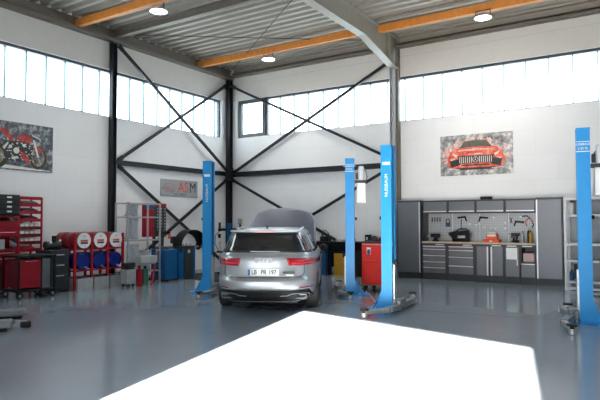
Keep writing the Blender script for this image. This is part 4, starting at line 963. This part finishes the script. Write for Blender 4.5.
# ------------------------------------------------------------ scissor lift at lower left
r = root('scissor_lift', (-8.0, 4.8, 0), R_(57), 'low grey scissor lift with two lowered runways at the lower left picture edge', 'scissor lift')
ux = 1
inv = Matrix.Rotation(R_(-57), 3, 'Z')
def loc(x, y): p = inv @ V((x+8.0, y-4.8, 0)); return p
a1 = loc(-8.29, 5.06); b1 = loc(-7.43, 4.48)
MB().bx(a1.x-2.2, a1.x-.0, a1.y-.02, a1.y+.30, .05, .14).build('runway', 'armgrey', r, bevel=.012)
MB().bx(a1.x-2.2, a1.x-.05, a1.y+.04, a1.y+.26, .01, .05).build('scissor_frame', 'black', r)
MB().bx(b1.x-2.6, b1.x-.12, b1.y-.0, b1.y+.28, .05, .14).build('runway', 'armgrey', r, bevel=.012)
MB().bx(b1.x-2.6, b1.x-.18, b1.y+.06, b1.y+.22, .01, .05).build('scissor_frame', 'black', r)
MB().bar((b1.x-.22, b1.y+.30, .10), (b1.x+.06, b1.y+.27, .07), .05, .05).build('arm', 'armgrey', r)
MB().box((b1.x+.05, b1.y+.27, .05), (.14, .12, .08)).build('rubber_foot', 'black', r, bevel=.015)
MB().bar((a1.x-.5, a1.y-.1, .05), (b1.x-.3, b1.y+.4, .05), .04, .03).build('cross_link', 'steel', r)

# ------------------------------------------------------------ light and camera
wd = bpy.data.worlds.new('World'); sc.world = wd; wd.use_nodes = True
bg = wd.node_tree.nodes['Background']; bg.inputs[0].default_value = (.86, .94, 1, 1); bg.inputs[1].default_value = 4.0
d = V((-.21, .977, 0)).normalized(); el = math.atan(DZ/9.8)
S = bpy.data.lights.new('sun', 'SUN'); S.energy = 54; S.angle = R_(.55); S.color = (1, .91, .80)
so = bpy.data.objects.new('sun', S); C.objects.link(so)
dirv = V((d.x*math.cos(el), d.y*math.cos(el), -math.sin(el))); so.rotation_euler = dirv.to_track_quat('-Z', 'Y').to_euler(); so.location = (3, -10, 8)

f, yaw, pitch, roll = 561.2, R_(-32.64), R_(2.163), R_(-.13)
F = V((math.cos(pitch)*math.sin(yaw), math.cos(pitch)*math.cos(yaw), math.sin(pitch)))
r_ = V((math.cos(yaw), -math.sin(yaw), 0)); u_ = r_.cross(F)
r2 = r_*math.cos(roll)+u_*math.sin(roll); u2 = -r_*math.sin(roll)+u_*math.cos(roll)
cam = bpy.data.cameras.new('camera'); cam.sensor_width = 36; cam.lens = f/600*36; cam.clip_start = .05
co = bpy.data.objects.new('camera', cam); C.objects.link(co)
Rm = Matrix((r2, u2, -F)).transposed().to_4x4(); Rm.translation = V((0, 0, 1.5)); co.matrix_world = Rm
sc.camera = co
sc.view_settings.view_transform = 'Standard'; sc.view_settings.look = 'None'; sc.view_settings.gamma = 1; sc.view_settings.use_curve_mapping = False
sc.view_settings.exposure = 1.1
sc.cycles.max_bounces = 12; sc.cycles.diffuse_bounces = 6; sc.cycles.transparent_max_bounces = 12
sc.cycles.use_denoising = True
sc.cycles.sample_clamp_indirect = 0
